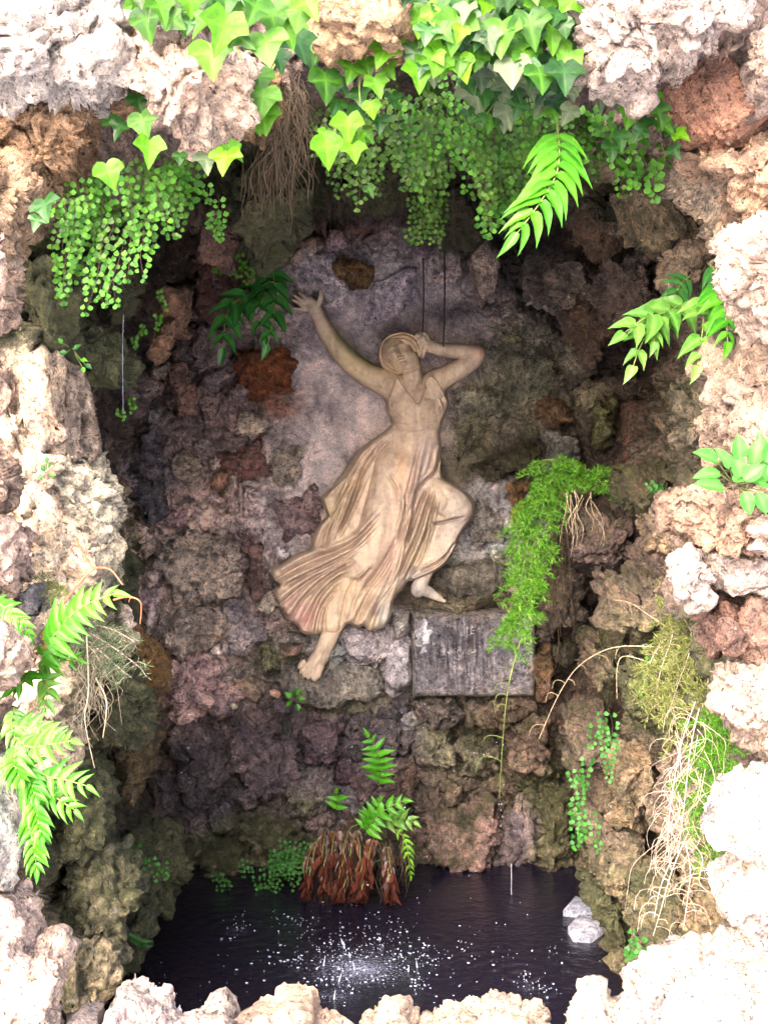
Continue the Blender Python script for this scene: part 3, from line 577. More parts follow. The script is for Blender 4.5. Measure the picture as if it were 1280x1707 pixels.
# ------------------------------------------------------------------ the sunlit boulders round the mouth: things of their own
WHT=(.62,.57,.56); PWH=(.64,.52,.46); PTN=(.50,.36,.27); ORG=(.44,.30,.20)
FR = [ # name bits, outline, Y, tint, label, extras
 ([(-70,-90),(120,-90),(208,-30),(228,60),(218,118),(170,148),(125,178),(70,168),(0,155),(-70,165)],2.75,(.60,.57,.58),'big white pitted boulder in the top left corner above the tan ledge',dict(level=6,thick=(.16,.3))),
 ([(-60,165),(60,172),(160,150),(225,128),(238,172),(215,188),(168,212),(155,252),(112,300),(50,305),(30,260),(-60,240)],2.95,ORG,'orange-tan crumbly rock wedged under the big white top left boulder',dict(level=6,thick=(.14,.3))),
 ([(-60,235),(40,245),(88,300),(78,345),(52,400),(30,440),(-60,470)],2.95,PTN,'pinkish tan rough rock on the left edge above the left fern curtain',dict(thick=(.15,.3))),
 ([(-60,370),(14,380),(22,440),(24,500),(8,550),(-60,570)],2.85,(.66,.50,.44),'narrow bright pink-white rock on the left edge beside dark mossy stone',dict(thick=(.12,.3))),
 ([(222,92),(242,45),(300,48),(335,70),(418,82),(425,150),(432,195),(400,222),(362,262),(322,266),(285,240),(255,200),(236,140)],2.78,PWH,'pendant pinkish-white boulder hanging between ivy over the maidenhair curtain',dict(level=6,thick=(.17,.25))),
 ([(512,-60),(650,-60),(692,45),(682,112),(622,86),(578,96),(530,80)],2.85,(.58,.41,.28),'tan rounded rock at the top centre framed by ivy leaves',dict(thick=(.13,.25))),
 ([(320,-50),(405,-50),(392,4),(352,14),(328,2)],2.8,(.55,.46,.40),'small pale rock tip at the top edge above the pendant boulder',dict(thick=(.08,.2),level=4)),
 ([(410,108),(478,112),(492,170),(455,222),(425,240),(398,220)],3.05,(.34,.23,.14),'brown-tan rock with roots right of the pendant white boulder',dict(thick=(.10,.25))),
 ([(955,-90),(1255,-90),(1222,50),(1192,98),(1115,118),(1084,125),(1076,162),(1040,150),(990,152),(966,132),(948,90),(950,30)],2.75,(.62,.54,.52),'large white-pink pitted boulder at the top right beside the ivy',dict(level=6,thick=(.17,.3))),
 ([(1085,110),(1190,88),(1275,160),(1340,200),(1285,245),(1205,262),(1150,238),(1128,192),(1086,160)],2.95,(.42,.24,.18),'smooth reddish rock with tan streaks below the top right boulder',dict(level=6,thick=(.12,.3),streak=.9,rough=.75)),
 ([(1238,60),(1340,20),(1340,190),(1272,178),(1232,112)],2.8,(.62,.52,.48),'white pitted rock at the upper right edge',dict(thick=(.12,.3))),
 ([(1150,235),(1205,252),(1340,200),(1340,385),(1215,385),(1198,330),(1168,290)],2.95,(.50,.35,.27),'pink-tan layered rock on the right edge under the reddish rock',dict(thick=(.14,.3))),
 ([(1198,400),(1232,368),(1340,345),(1340,580),(1272,562),(1212,485)],2.82,(.68,.54,.47),'bright pinkish white boulder on the right edge beside the holly fern',dict(thick=(.16,.3),level=6)),
 ([(1172,610),(1235,548),(1340,560),(1340,800),(1205,775),(1180,700)],3.0,(.40,.31,.26),'greyish pink rock column below the right holly fern',dict(thick=(.14,.3))),
 ([(1112,832),(1180,815),(1340,828),(1340,925),(1250,922),(1160,920),(1108,880)],2.95,(.46,.33,.26),'blocky tan rock carrying the broad-leaved plant',dict(thick=(.15,.3),level=6)),
 ([(1240,835),(1340,820),(1340,930),(1262,925),(1235,880)],2.85,(.68,.55,.50),'bright knobbly rock on the right edge just under the broad-leaved plant',dict(thick=(.10,.3))),
 ([(1160,915),(1340,900),(1340,1010),(1250,1000),(1185,985)],2.98,(.48,.42,.42),'greyish lilac flat rock on the right edge at mid height',dict(thick=(.12,.3),rough=.6)),
 ([(1122,932),(1152,912),(1172,925),(1192,968),(1185,1000),(1155,1012),(1128,992),(1119,960)],2.88,(.62,.54,.54),'small white nugget-shaped stone jutting from the right side',dict(thick=(.10,.2))),
 ([(1158,1020),(1200,985),(1240,1010),(1230,1085),(1180,1090)],3.0,(.24,.15,.13),'rounded red-brown rock right of the dry grass, left one of a pair',dict(thick=(.12,.3))),
 ([(1225,1000),(1340,985),(1340,1110),(1260,1122),(1215,1090)],2.98,(.30,.20,.17),'red-brown rock with white patch on the right edge, right one of a pair',dict(thick=(.12,.3))),
 ([(1196,1132),(1230,1112),(1340,1108),(1340,1275),(1245,1252),(1206,1192)],2.85,(.68,.56,.49),'bright tan-white rock on the right edge above the dark gap',dict(thick=(.14,.3))),
 ([(1185,1350),(1205,1310),(1260,1290),(1340,1275),(1340,1450),(1255,1450),(1192,1415)],2.75,(.74,.70,.70),'white boulder on the right edge beside the pale dry twigs',dict(thick=(.14,.3),level=6)),
 ([(1195,1475),(1230,1440),(1340,1425),(1340,1610),(1278,1605),(1215,1530)],2.72,(.74,.68,.67),'white boulder low on the right edge above the rim stones',dict(thick=(.13,.3),level=6)),
 ([(1045,1650),(1090,1605),(1170,1590),(1340,1600),(1340,1800),(1050,1800)],2.75,(.76,.70,.67),'broad sun-bleached white rim stone in the bottom right corner',dict(thick=(.18,.3),level=6)),
 ([(945,1690),(978,1650),(1012,1642),(1030,1668),(1065,1664),(1085,1800),(930,1800)],2.9,(.74,.67,.62),'white rim stone with a rounded bump, right of centre at the pool edge',dict(thick=(.14,.3))),
 ([(700,1712),(752,1668),(850,1656),(925,1678),(960,1800),(690,1800)],2.95,(.66,.55,.46),'long cream rim stone at the pool edge, centre right',dict(thick=(.15,.3),level=6)),
 ([(605,1702),(645,1672),(668,1678),(700,1706),(715,1800),(590,1800)],2.95,(.68,.57,.48),'small pointed cream rim stone at the middle of the pool edge',dict(thick=(.13,.3))),
 ([(392,1705),(450,1664),(500,1650),(520,1662),(524,1694),(600,1715),(610,1800),(385,1800)],2.9,(.64,.51,.42),'peaked tan-cream rim stone at the pool edge, centre left',dict(thick=(.14,.3))),
 ([(322,1700),(345,1668),(375,1664),(388,1690),(408,1800),(315,1800)],2.9,(.70,.62,.58),'knobbly white rim stone left of the peaked tan-cream one',dict(thick=(.12,.3))),
 ([(165,1690),(178,1645),(205,1638),(245,1668),(268,1664),(282,1695),(335,1712),(335,1800),(160,1800)],2.8,(.70,.62,.62),'lumpy pinkish white rim stone at the left end of the pool',dict(thick=(.13,.3),level=6)),
 ([(90,1702),(130,1680),(158,1690),(175,1800),(85,1800)],2.75,(.74,.68,.66),'low white rim stone near the bottom left corner',dict(thick=(.12,.3))),
 ([(-60,1490),(15,1495),(55,1530),(62,1592),(0,1625),(-60,1625)],2.75,(.70,.56,.50),'pinkish white boulder on the left edge near the bottom',dict(thick=(.15,.3))),
 ([(-60,1610),(30,1598),(80,1574),(112,1612),(92,1640),(88,1690),(98,1800),(-60,1800)],2.72,(.72,.58,.50),'peach-white boulder filling the bottom left corner',dict(thick=(.16,.3),level=6)),
 ([(-60,1275),(8,1285),(26,1350),(30,1440),(5,1500),(-60,1510)],2.72,(.76,.72,.70),'white boulder on the left edge beside the lime-green fern clump',dict(thick=(.14,.3))),
 ([(-60,1025),(28,1042),(56,1082),(42,1130),(10,1168),(-60,1185)],2.8,(.72,.58,.50),'bright pinkish white boulder on the left edge under the arching fern',dict(thick=(.14,.3))),
 ([(-60,875),(38,868),(50,920),(45,978),(5,1002),(-60,1005)],2.92,(.56,.44,.40),'pinkish rough boulder on the left edge beside the pale pitted rock face',dict(thick=(.13,.3))),
 ([(-60,720),(0,765),(20,808),(8,842),(-60,858)],2.88,(.62,.47,.38),'small tan-pink rock on the left edge above a dark hollow',dict(thick=(.12,.3))),
 ([(22,988),(58,980),(78,1010),(70,1038),(38,1034)],2.98,(.30,.29,.32),'small grey rounded stone behind the arching fern on the left',dict(thick=(.08,.2),level=4)),
 ([(-60,1165),(5,1180),(22,1230),(12,1290),(-60,1290)],2.85,(.55,.42,.38),'pinkish shaded rock on the left edge between two bright boulders',dict(thick=(.12,.3))),
]
for k, (pts, Y, tint, label, ex) in enumerate(FR):
    if min(p[1] for p in pts) > 1635 and sum(p[0] for p in pts) / len(pts) < 1120: pts = [(a, b + 24) for a, b in pts]
    if min(p[1] for p in pts) > 1270 and min(p[0] for p in pts) < 0: tint = tuple(x * 1.3 for x in tint)
    tint = (tint[0] * 1.04, tint[1] * .97, tint[2] * .90)
    o = poly_rock('boulder', pts, Y, tint=tint, mat=M_DRY, moss=0.0, wet=0.0, seed=900 + k * 3, **{**dict(rough=1.25 if pts[0][1] < 1250 else .8, level=5, jit=.03, cut=3), **ex})
    tag(o, label, 'rock', 'sunlit rocks framing the grotto mouth')
# footing below the rim stones
fc, ff = box_pts(-1.4, 1.4, 2.98, 3.3, -0.35, 0.12)
tag(obj('rim_footing', mesh_np('rim_footing', fc, ff, plain('rim_stone', (.35, .28, .22)), smooth=False)), kind='structure')
# flat slabs added at the right of the pool in place of sky reflection
FS = [([(938,1518),(958,1494),(985,1505),(998,1520),(965,1520)], 'pale grey flat slab in place of a sky reflection at the pool edge, the smaller rear one'),
      ([(946,1545),(965,1524),(1000,1526),(1008,1545),(985,1562),(955,1560)], 'pale grey flat slab in place of a sky reflection at the pool edge, the larger front one')]
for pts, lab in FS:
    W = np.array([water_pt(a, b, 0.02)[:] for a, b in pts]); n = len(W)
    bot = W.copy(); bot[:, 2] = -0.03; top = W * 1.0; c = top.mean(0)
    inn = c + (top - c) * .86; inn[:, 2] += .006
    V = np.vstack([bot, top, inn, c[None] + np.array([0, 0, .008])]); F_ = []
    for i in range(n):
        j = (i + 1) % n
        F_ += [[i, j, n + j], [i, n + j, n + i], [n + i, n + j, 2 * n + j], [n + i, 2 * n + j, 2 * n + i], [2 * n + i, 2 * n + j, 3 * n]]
    me = mesh_np('reflection_slab', V, np.array(F_), M_DRY, {'tint': np.tile([.30, .32, .42], (len(V), 1)), 'moss': np.zeros(len(V)), 'wet': np.zeros(len(V))})
    tag(obj('reflection_slab', me, None, W.mean(0)), lab, 'stone', 'slabs standing in for sky reflection')
# ------------------------------------------------------------------ the relief figure, carved as a height above the wall (figures in photo pixels, 1 px = 2.2 mm there)
YS = 5.19
SG = 0.8
su = np.arange(440, 830, SG); sv = np.arange(470, 1160, SG)
SU, SV = np.meshgrid(su, sv, indexing='ij'); SHP = SU.shape
UX, VX = SU.ravel(), SV.ravel()
def seg_d(px, py, a, b):
    ax, ay = a; bx, by = b; dx, dy = bx - ax, by - ay; L2 = dx * dx + dy * dy + 1e-9
    t = np.clip(((px - ax) * dx + (py - ay) * dy) / L2, 0, 1)
    return np.hypot(px - ax - t * dx, py - ay - t * dy), t
def chain(pts, lift=0, flat=1.0):
    """tapered limb through (u, v, radius[, lift]); returns height and signed inside distance"""
    H = np.full(UX.shape, -99.0); S = np.full(UX.shape, -99.0)
    for a, b in zip(pts[:-1], pts[1:]):
        r = max(a[2], b[2]) + 3
        bx = (UX > min(a[0], b[0]) - r) & (UX < max(a[0], b[0]) + r) & (VX > min(a[1], b[1]) - r) & (VX < max(a[1], b[1]) + r)
        d, t = seg_d(UX[bx], VX[bx], a[:2], b[:2]); rr = a[2] + (b[2] - a[2]) * t
        la = a[3] if len(a) > 3 else 0; lb = b[3] if len(b) > 3 else 0
        s = rr - d; h = np.sqrt(np.clip(rr * rr - d * d, 0, None)) * flat + lift + la + (lb - la) * t
        h = np.where(s > 0, h, -99)
        H[bx] = np.maximum(H[bx], h); S[bx] = np.maximum(S[bx], s)
    return H, S
def poly_sd(pts, ux=None, vx=None):
    X = UX if ux is None else ux; Yv = VX if vx is None else vx
    pts = np.array(pts, float); D = np.full(X.shape, 1e9); ins = np.zeros(X.shape, bool)
    for a, b in zip(pts, np.roll(pts, -1, 0)):
        d, _ = seg_d(X, Yv, a, b); D = np.minimum(D, d)
        c = ((a[1] > Yv) != (b[1] > Yv)); xx = (b[0] - a[0]) * (Yv - a[1]) / (b[1] - a[1] + 1e-12) + a[0]
        ins ^= c & (X < xx)
    return np.where(ins, D, -D)
def cr_spline(pts, n=6):
    """smooth closed outline"""
    pts = np.array(pts, float); out = []
    N_ = len(pts)
    for i in range(N_):
        p0, p1, p2, p3 = pts[i - 1], pts[i], pts[(i + 1) % N_], pts[(i + 2) % N_]
        for k in range(n):
            t = k / n
            out.append(.5 * ((2 * p1) + (-p0 + p2) * t + (2 * p0 - 5 * p1 + 4 * p2 - p3) * t * t + (-p0 + 3 * p1 - 3 * p2 + p3) * t ** 3))
    return np.array(out)
def open_spline(pts, n=5):
    pts = [pts[0]] + list(pts) + [pts[-1]]; pts = np.array(pts, float); out = []
    for i in range(1, len(pts) - 2):
        p0, p1, p2, p3 = pts[i - 1:i + 3]
        for k in range(n):
            t = k / n
            out.append(.5 * ((2 * p1) + (-p0 + p2) * t + (2 * p0 - 5 * p1 + 4 * p2 - p3) * t * t + (-p0 + 3 * p1 - 3 * p2 + p3) * t ** 3))
    out.append(pts[-1]); return np.array(out)
def smax(a, b, k=5.0):
    h = np.clip(.5 + .5 * (a - b) / k, 0, 1); return b * (1 - h) + a * h + k * h * (1 - h)
def gauss(u, v, ru, rv=None, ang=0.0):
    rv = rv or ru; c, s = math.cos(ang), math.sin(ang)
    x = (UX - u) * c + (VX - v) * s; y = -(UX - u) * s + (VX - v) * c
    return np.exp(-(x / ru) ** 2 - (y / rv) ** 2)
def ridge(pts, amp, wd, t0=.15, t1=.0, wend=None):
    """fold along a curve: gaussian section, fading in over t0 and out over t1; wend = width at its end"""
    c = open_spline(pts); L = np.r_[0, np.cumsum(np.hypot(*np.diff(c, axis=0).T))]; L /= L[-1]
    wm = max(wd, wend or wd) * 2.6
    bx = (UX > c[:, 0].min() - wm) & (UX < c[:, 0].max() + wm) & (VX > c[:, 1].min() - wm) & (VX < c[:, 1].max() + wm)
    px, py = UX[bx], VX[bx]; D = np.full(px.shape, 1e9); T = np.zeros(px.shape)
    for i in range(len(c) - 1):
        d, t = seg_d(px, py, c[i], c[i + 1]); m = d < D
        D = np.where(m, d, D); T = np.where(m, L[i] + (L[i + 1] - L[i]) * t, T)
    wv = wd + ((wend or wd) - wd) * T
    f = np.exp(-(D / wv) ** 2)
    if t0 > 0: f = f * np.clip(T / t0, 0, 1)
    if t1 > 0: f = f * np.clip((1 - T) / t1, 0, 1)
    out = np.zeros(UX.shape); out[bx] = f * amp; return out

# ---- body: arms, neck, chest, head, legs, one surface
parts = []
parts.append(chain([(662,648,25,6),(640,637,22,6),(612,624,20,6),(585,604,18.5,6),(560,577,17,5),(541,548,14.5,4),(529,524,11.5,3),(522,510,10.5,3),(514,503,10,3)], lift=2))
parts.append(chain([(724,638,21,4),(745,627,17.5,6),(772,612,16,8),(790,601,13.5,8),(796,594,12,8)], lift=2))
parts.append(chain([(797,590,12.5,8),(780,586,12.5,10),(755,585,12.5,13),(732,582,11,17),(716,578,9.5,20)], lift=2))
# left hand of the picture: palm, four fingers, thumb
parts.append(chain([(520,512,9,4),(511,510,9,5),(506,508,8,5)], lift=2, flat=.8))
for f in ([(513,503,4.2,6),(506,494,3.6,6),(500,488,2.9,3)], [(508,505,4.2,7),(499,498,3.6,7),(492,493,2.8,4)], [(507,511,4.0,7),(498,505,3.5,7),(490,501,2.7,4)], [(508,517,3.8,6),(499,515,3.2,6),(489,514,2.4,3)]):
    parts.append(chain(f, lift=3))
parts.append(chain([(526,514,6.5,4),(533,502,5.2,4),(535,493,4.0,3),(535,486,3.2,1)], lift=3))
# other hand laid against the hair
parts.append(chain([(718,577,9.5,20),(708,572,10,22),(703,568,9.5,22)], lift=2, flat=.8))
for f in ([(702,561,4.0,26),(696,558,3.8,26),(692,563,3.4,24)], [(706,564,4.2,29),(699,567,4,29),(695,577,3.4,25)], [(709,570,4.2,29),(703,575,4,29),(700,587,3.4,25)], [(712,577,4.0,27),(708,585,3.6,27),(704,594,3,23)]):
    parts.append(chain(f, lift=2))
parts.append(chain([(712,566,5,22),(708,557,4.4,22),(702,555,3.6,22)], lift=2))
# neck, chest, shoulders
parts.append(chain([(681,600,17,20),(686,618,16.5,16),(688,640,17.5,10)], lift=2))
parts.append(chain([(655,655,18,6),(690,662,26,4),(724,652,18,6)], lift=4, flat=.8))
parts.append(chain([(690,660,34,0),(691,700,36,0)], lift=2, flat=.8))
# feet and shins
parts.append(chain([(563,1010,22,6),(550,1058,15,5),(541,1080,14,4),(534,1094,14.5,4),(527,1104,14.5,5),(521,1109,12,6)], lift=2, flat=.85))
for f in ([(534,1112,6.5,9),(529,1126,6.2,8),(524,1131,5.2,7)], [(524,1113,5,10),(518,1124,4.8,8),(514,1129,4.2,6)], [(517,1112,4.6,9),(511,1121,4.4,7),(507,1126,3.8,5)], [(511,1108,4.4,8),(505,1116,4.2,6),(502,1120,3.6,4)], [(506,1103,4,6),(501,1109,3.8,4),(499,1112,3.2,3)]):
    parts.append(chain(f, lift=3))
parts.append(chain([(715,940,13,3),(705,965,11.5,3),(699,980,14,3),(697,984,12,3)], lift=2, flat=.8))
parts.append(chain([(700,980,12,4),(716,988,9,2),(730,996,6.5,0),(740,1001,4,-2)], lift=2, flat=.8))
parts.append(chain([(690,720,28,0),(680,800,30,0),(640,900,24,0),(590,960,20,2),(563,1010,18,4)], lift=0, flat=.6))
parts.append(chain([(700,780,26,0),(740,845,20,0),(715,940,13,2)], lift=0, flat=.6))
# head
hd = chain([(660,584,25,8),(672,602,21,9)], lift=6, flat=1.05); parts.append(hd)
HB = np.full(UX.shape, -99.0); SB = np.full(UX.shape, -99.0)
for h, s in parts: HB = smax(HB, h, 3.0); SB = np.maximum(SB, s)
# sculpting of the face, thrown back and turned to the left: brow, nose, eyes, mouth, chin, jaw
FA = -0.42
def fpt(x, y):   # face frame: x across, y down the face
    return 663 + x * math.cos(FA) - y * math.sin(FA), 586 + x * math.sin(FA) + y * math.cos(FA)
def fg(x, y, rx, ry, a): u, v = fpt(x, y); return 1.35 * a * gauss(u, v, rx, ry, FA)
HB += fg(0, -9, 10, 3.0, 2.5) + fg(-.5, -2, 2.6, 7.5, 5.5) + fg(-.5, 4, 3.8, 2.8, 5.5) + fg(-7, -5, 4.6, 2.8, -3.8) + fg(7, -5, 4.6, 2.8, -3.8)
HB += fg(-7, -4.6, 2.9, 1.6, 2.2) + fg(7, -4.6, 2.9, 1.6, 2.2) + fg(-2.3, 7.4, 1.3, 1.1, -4.0) + fg(2.0, 7.4, 1.3, 1.1, -4.0)
HB += fg(0, 10.5, 5.2, 1.4, 2.6) + fg(0, 12.7, 5.2, 0.9, -4.2) + fg(0, 15, 4.4, 1.6, 2.8) + fg(0, 17.8, 4, 1.3, -1.6) + fg(0, 22, 6.5, 4.5, 4.5)
HB += fg(-11, 6, 5, 6, 1.8) + fg(11, 6, 5, 6, 1.8)
HB += ridge([(664,612),(676,618),(692,614),(702,600),(703,588)], -4.5, 3.0, .2, .2)       # under the jaw
HB += ridge([(676,622),(683,636),(688,650)], 1.5, 3, .2, .2) + ridge([(700,610),(696,634),(690,650)], 1.5, 3, .2, .2)
HB += ridge([(664,655),(680,650),(690,656)], 1.6, 3, .2, .2) + ridge([(694,656),(708,648),(722,646)], 1.6, 3, .2, .2)
HB += ridge([(618,636),(590,617),(560,588)], -1.2, 5) + gauss(540, 1084, 5, 6) * 2 + ridge([(548,1062),(538,1086),(526,1106)], 2.0, 4)

# ---- hair
HA = np.full(UX.shape, -99.0); SHs = np.full(UX.shape, -99.0)
for c_ in ([(700,590,5,24),(697,575,7,24),(686,565,8,22),(670,562,8.5,19),(654,565,9,15),(643,575,8.5,12),(638,590,7.5,11),(641,605,7,12),(650,616,6.5,13),(660,620,5,13),(668,619,4,12)],
           [(692,583,4,27),(686,573,4.5,27),(676,568,4.5,26),(662,569,4.5,23),(652,576,4.5,20),(647,588,4.5,18),(650,603,4,18),(657,612,3.5,18)]):
    h, s = chain(c_, lift=2); HA = smax(HA, h, 3); SHs = np.maximum(SHs, s)
for k, off in enumerate((-6, -3, 0, 3, 6)):
    cx, cy = 668, 592
    pts = [(cx + (x - cx) * (1 + off / 32), cy + (y - cy) * (1 + off / 32)) for x, y in ((698,588),(694,572),(682,562),(665,560),(648,567),(639,582),(639,600),(647,614),(660,620))]
    HA += ridge(pts, 2.2 if k % 2 == 0 else -2.2, 1.5)
HA = np.where(SHs > 0, HA, -99)

# ---- dress
OUT = [(655,640),(650,655),(645,672),(644,684),(652,698),(653,708),(640,720),(622,732),(603,746),(584,768),(566,796),(548,818),(538,826),(536,836),(541,850),(546,860),(534,872),(525,886),(519,902),(518,916),
       (500,921),(482,931),(466,941),(453,951),(452,960),(458,968),(465,976),(458,982),(457,994),(464,1006),(474,1024),(485,1036),(496,1044),(500,1052),(512,1058),(528,1057),(545,1055),(560,1056),(572,1048),(580,1040),(588,1042),(597,1047),(606,1043),(614,1050),
       (628,1050),(640,1046),(650,1030),(655,1006),(662,992),(672,980),(680,969),(695,967),(712,960),(730,950),(744,938),(755,920),(762,903),(772,884),(785,868),(791,850),(789,834),(778,822),(758,808),(742,801),(736,790),(734,770),(735,745),(733,722),(735,706),
       (741,692),(747,676),(746,662),(738,650),(728,632),(719,626),(710,632),(704,655),(697,672),(688,662),(676,648),(664,630),(658,630)]
OUT = cr_spline(OUT, 3)
sdD = poly_sd(OUT)
base = 15 * np.sqrt(np.clip(sdD / 9, 0, 1)) + 3
base = np.where(VX < 715, 12 * np.sqrt(np.clip(sdD / 14, 0, 1)) + 6, base)
def capd(pts, lift, flat=.75): 
    h, s = chain(pts, lift, flat); return h
HD = base
body = capd([(690,668,36,2),(692,705,38,2),(690,740,42,2),(684,780,47,0),(672,800,46,0)], 2, .72)
HD = smax(HD, body, 9)
HD = smax(HD, capd([(664,785,42,6),(650,830,38,9),(632,880,34,10),(612,925,29,10),(600,952,25,9)], 4, .85), 9)
HD = smax(HD, capd([(598,950,24,8),(578,990,22,3),(562,1028,19,2),(553,1052,16,2)], 4, .8), 8)
HD = smax(HD, capd([(712,815,24,6),(735,828,27,12),(758,842,27,16),(766,848,23,16)], 2, .85), 8)
HD = smax(HD, capd([(768,850,22,12),(752,885,22,8),(730,920,20,3),(708,950,13,0)], 2, .85), 7)
HD += gauss(664, 676, 17, 17) * 8 + gauss(718, 678, 17, 18) * 8 - gauss(691, 684, 7, 24) * 3.5         # bust
HD += ridge([(652,713),(672,716),(700,714),(733,711)], -2.6, 4, .1, .1) + ridge([(652,705),(690,708),(734,703)], 1.6, 2.4, .1, .1)
HD += ridge([(660,632),(676,652),(690,672),(698,678)], 3.4, 2.6, .0, .1) + ridge([(716,630),(708,650),(700,674)], 2.2, 2.4, .0, .1)
HD += ridge([(660,632),(652,652),(648,670),(654,692)], 3.8, 2.4, .0, .2) + ridge([(666,640),(659,656),(655,676),(658,700)], 2.4, 1.8, .1, .2) + ridge([(656,640),(651,656),(652,676)], -2.6, 1.4, .1, .2)
HD += ridge([(718,628),(730,646),(741,662),(745,674)], 3.8, 2.6, .0, .1) + ridge([(714,634),(726,654),(736,674),(739,692)], 2.4, 2.0, .1, .2) + ridge([(720,640),(732,660),(740,678)], -2.4, 1.4, .1, .2)
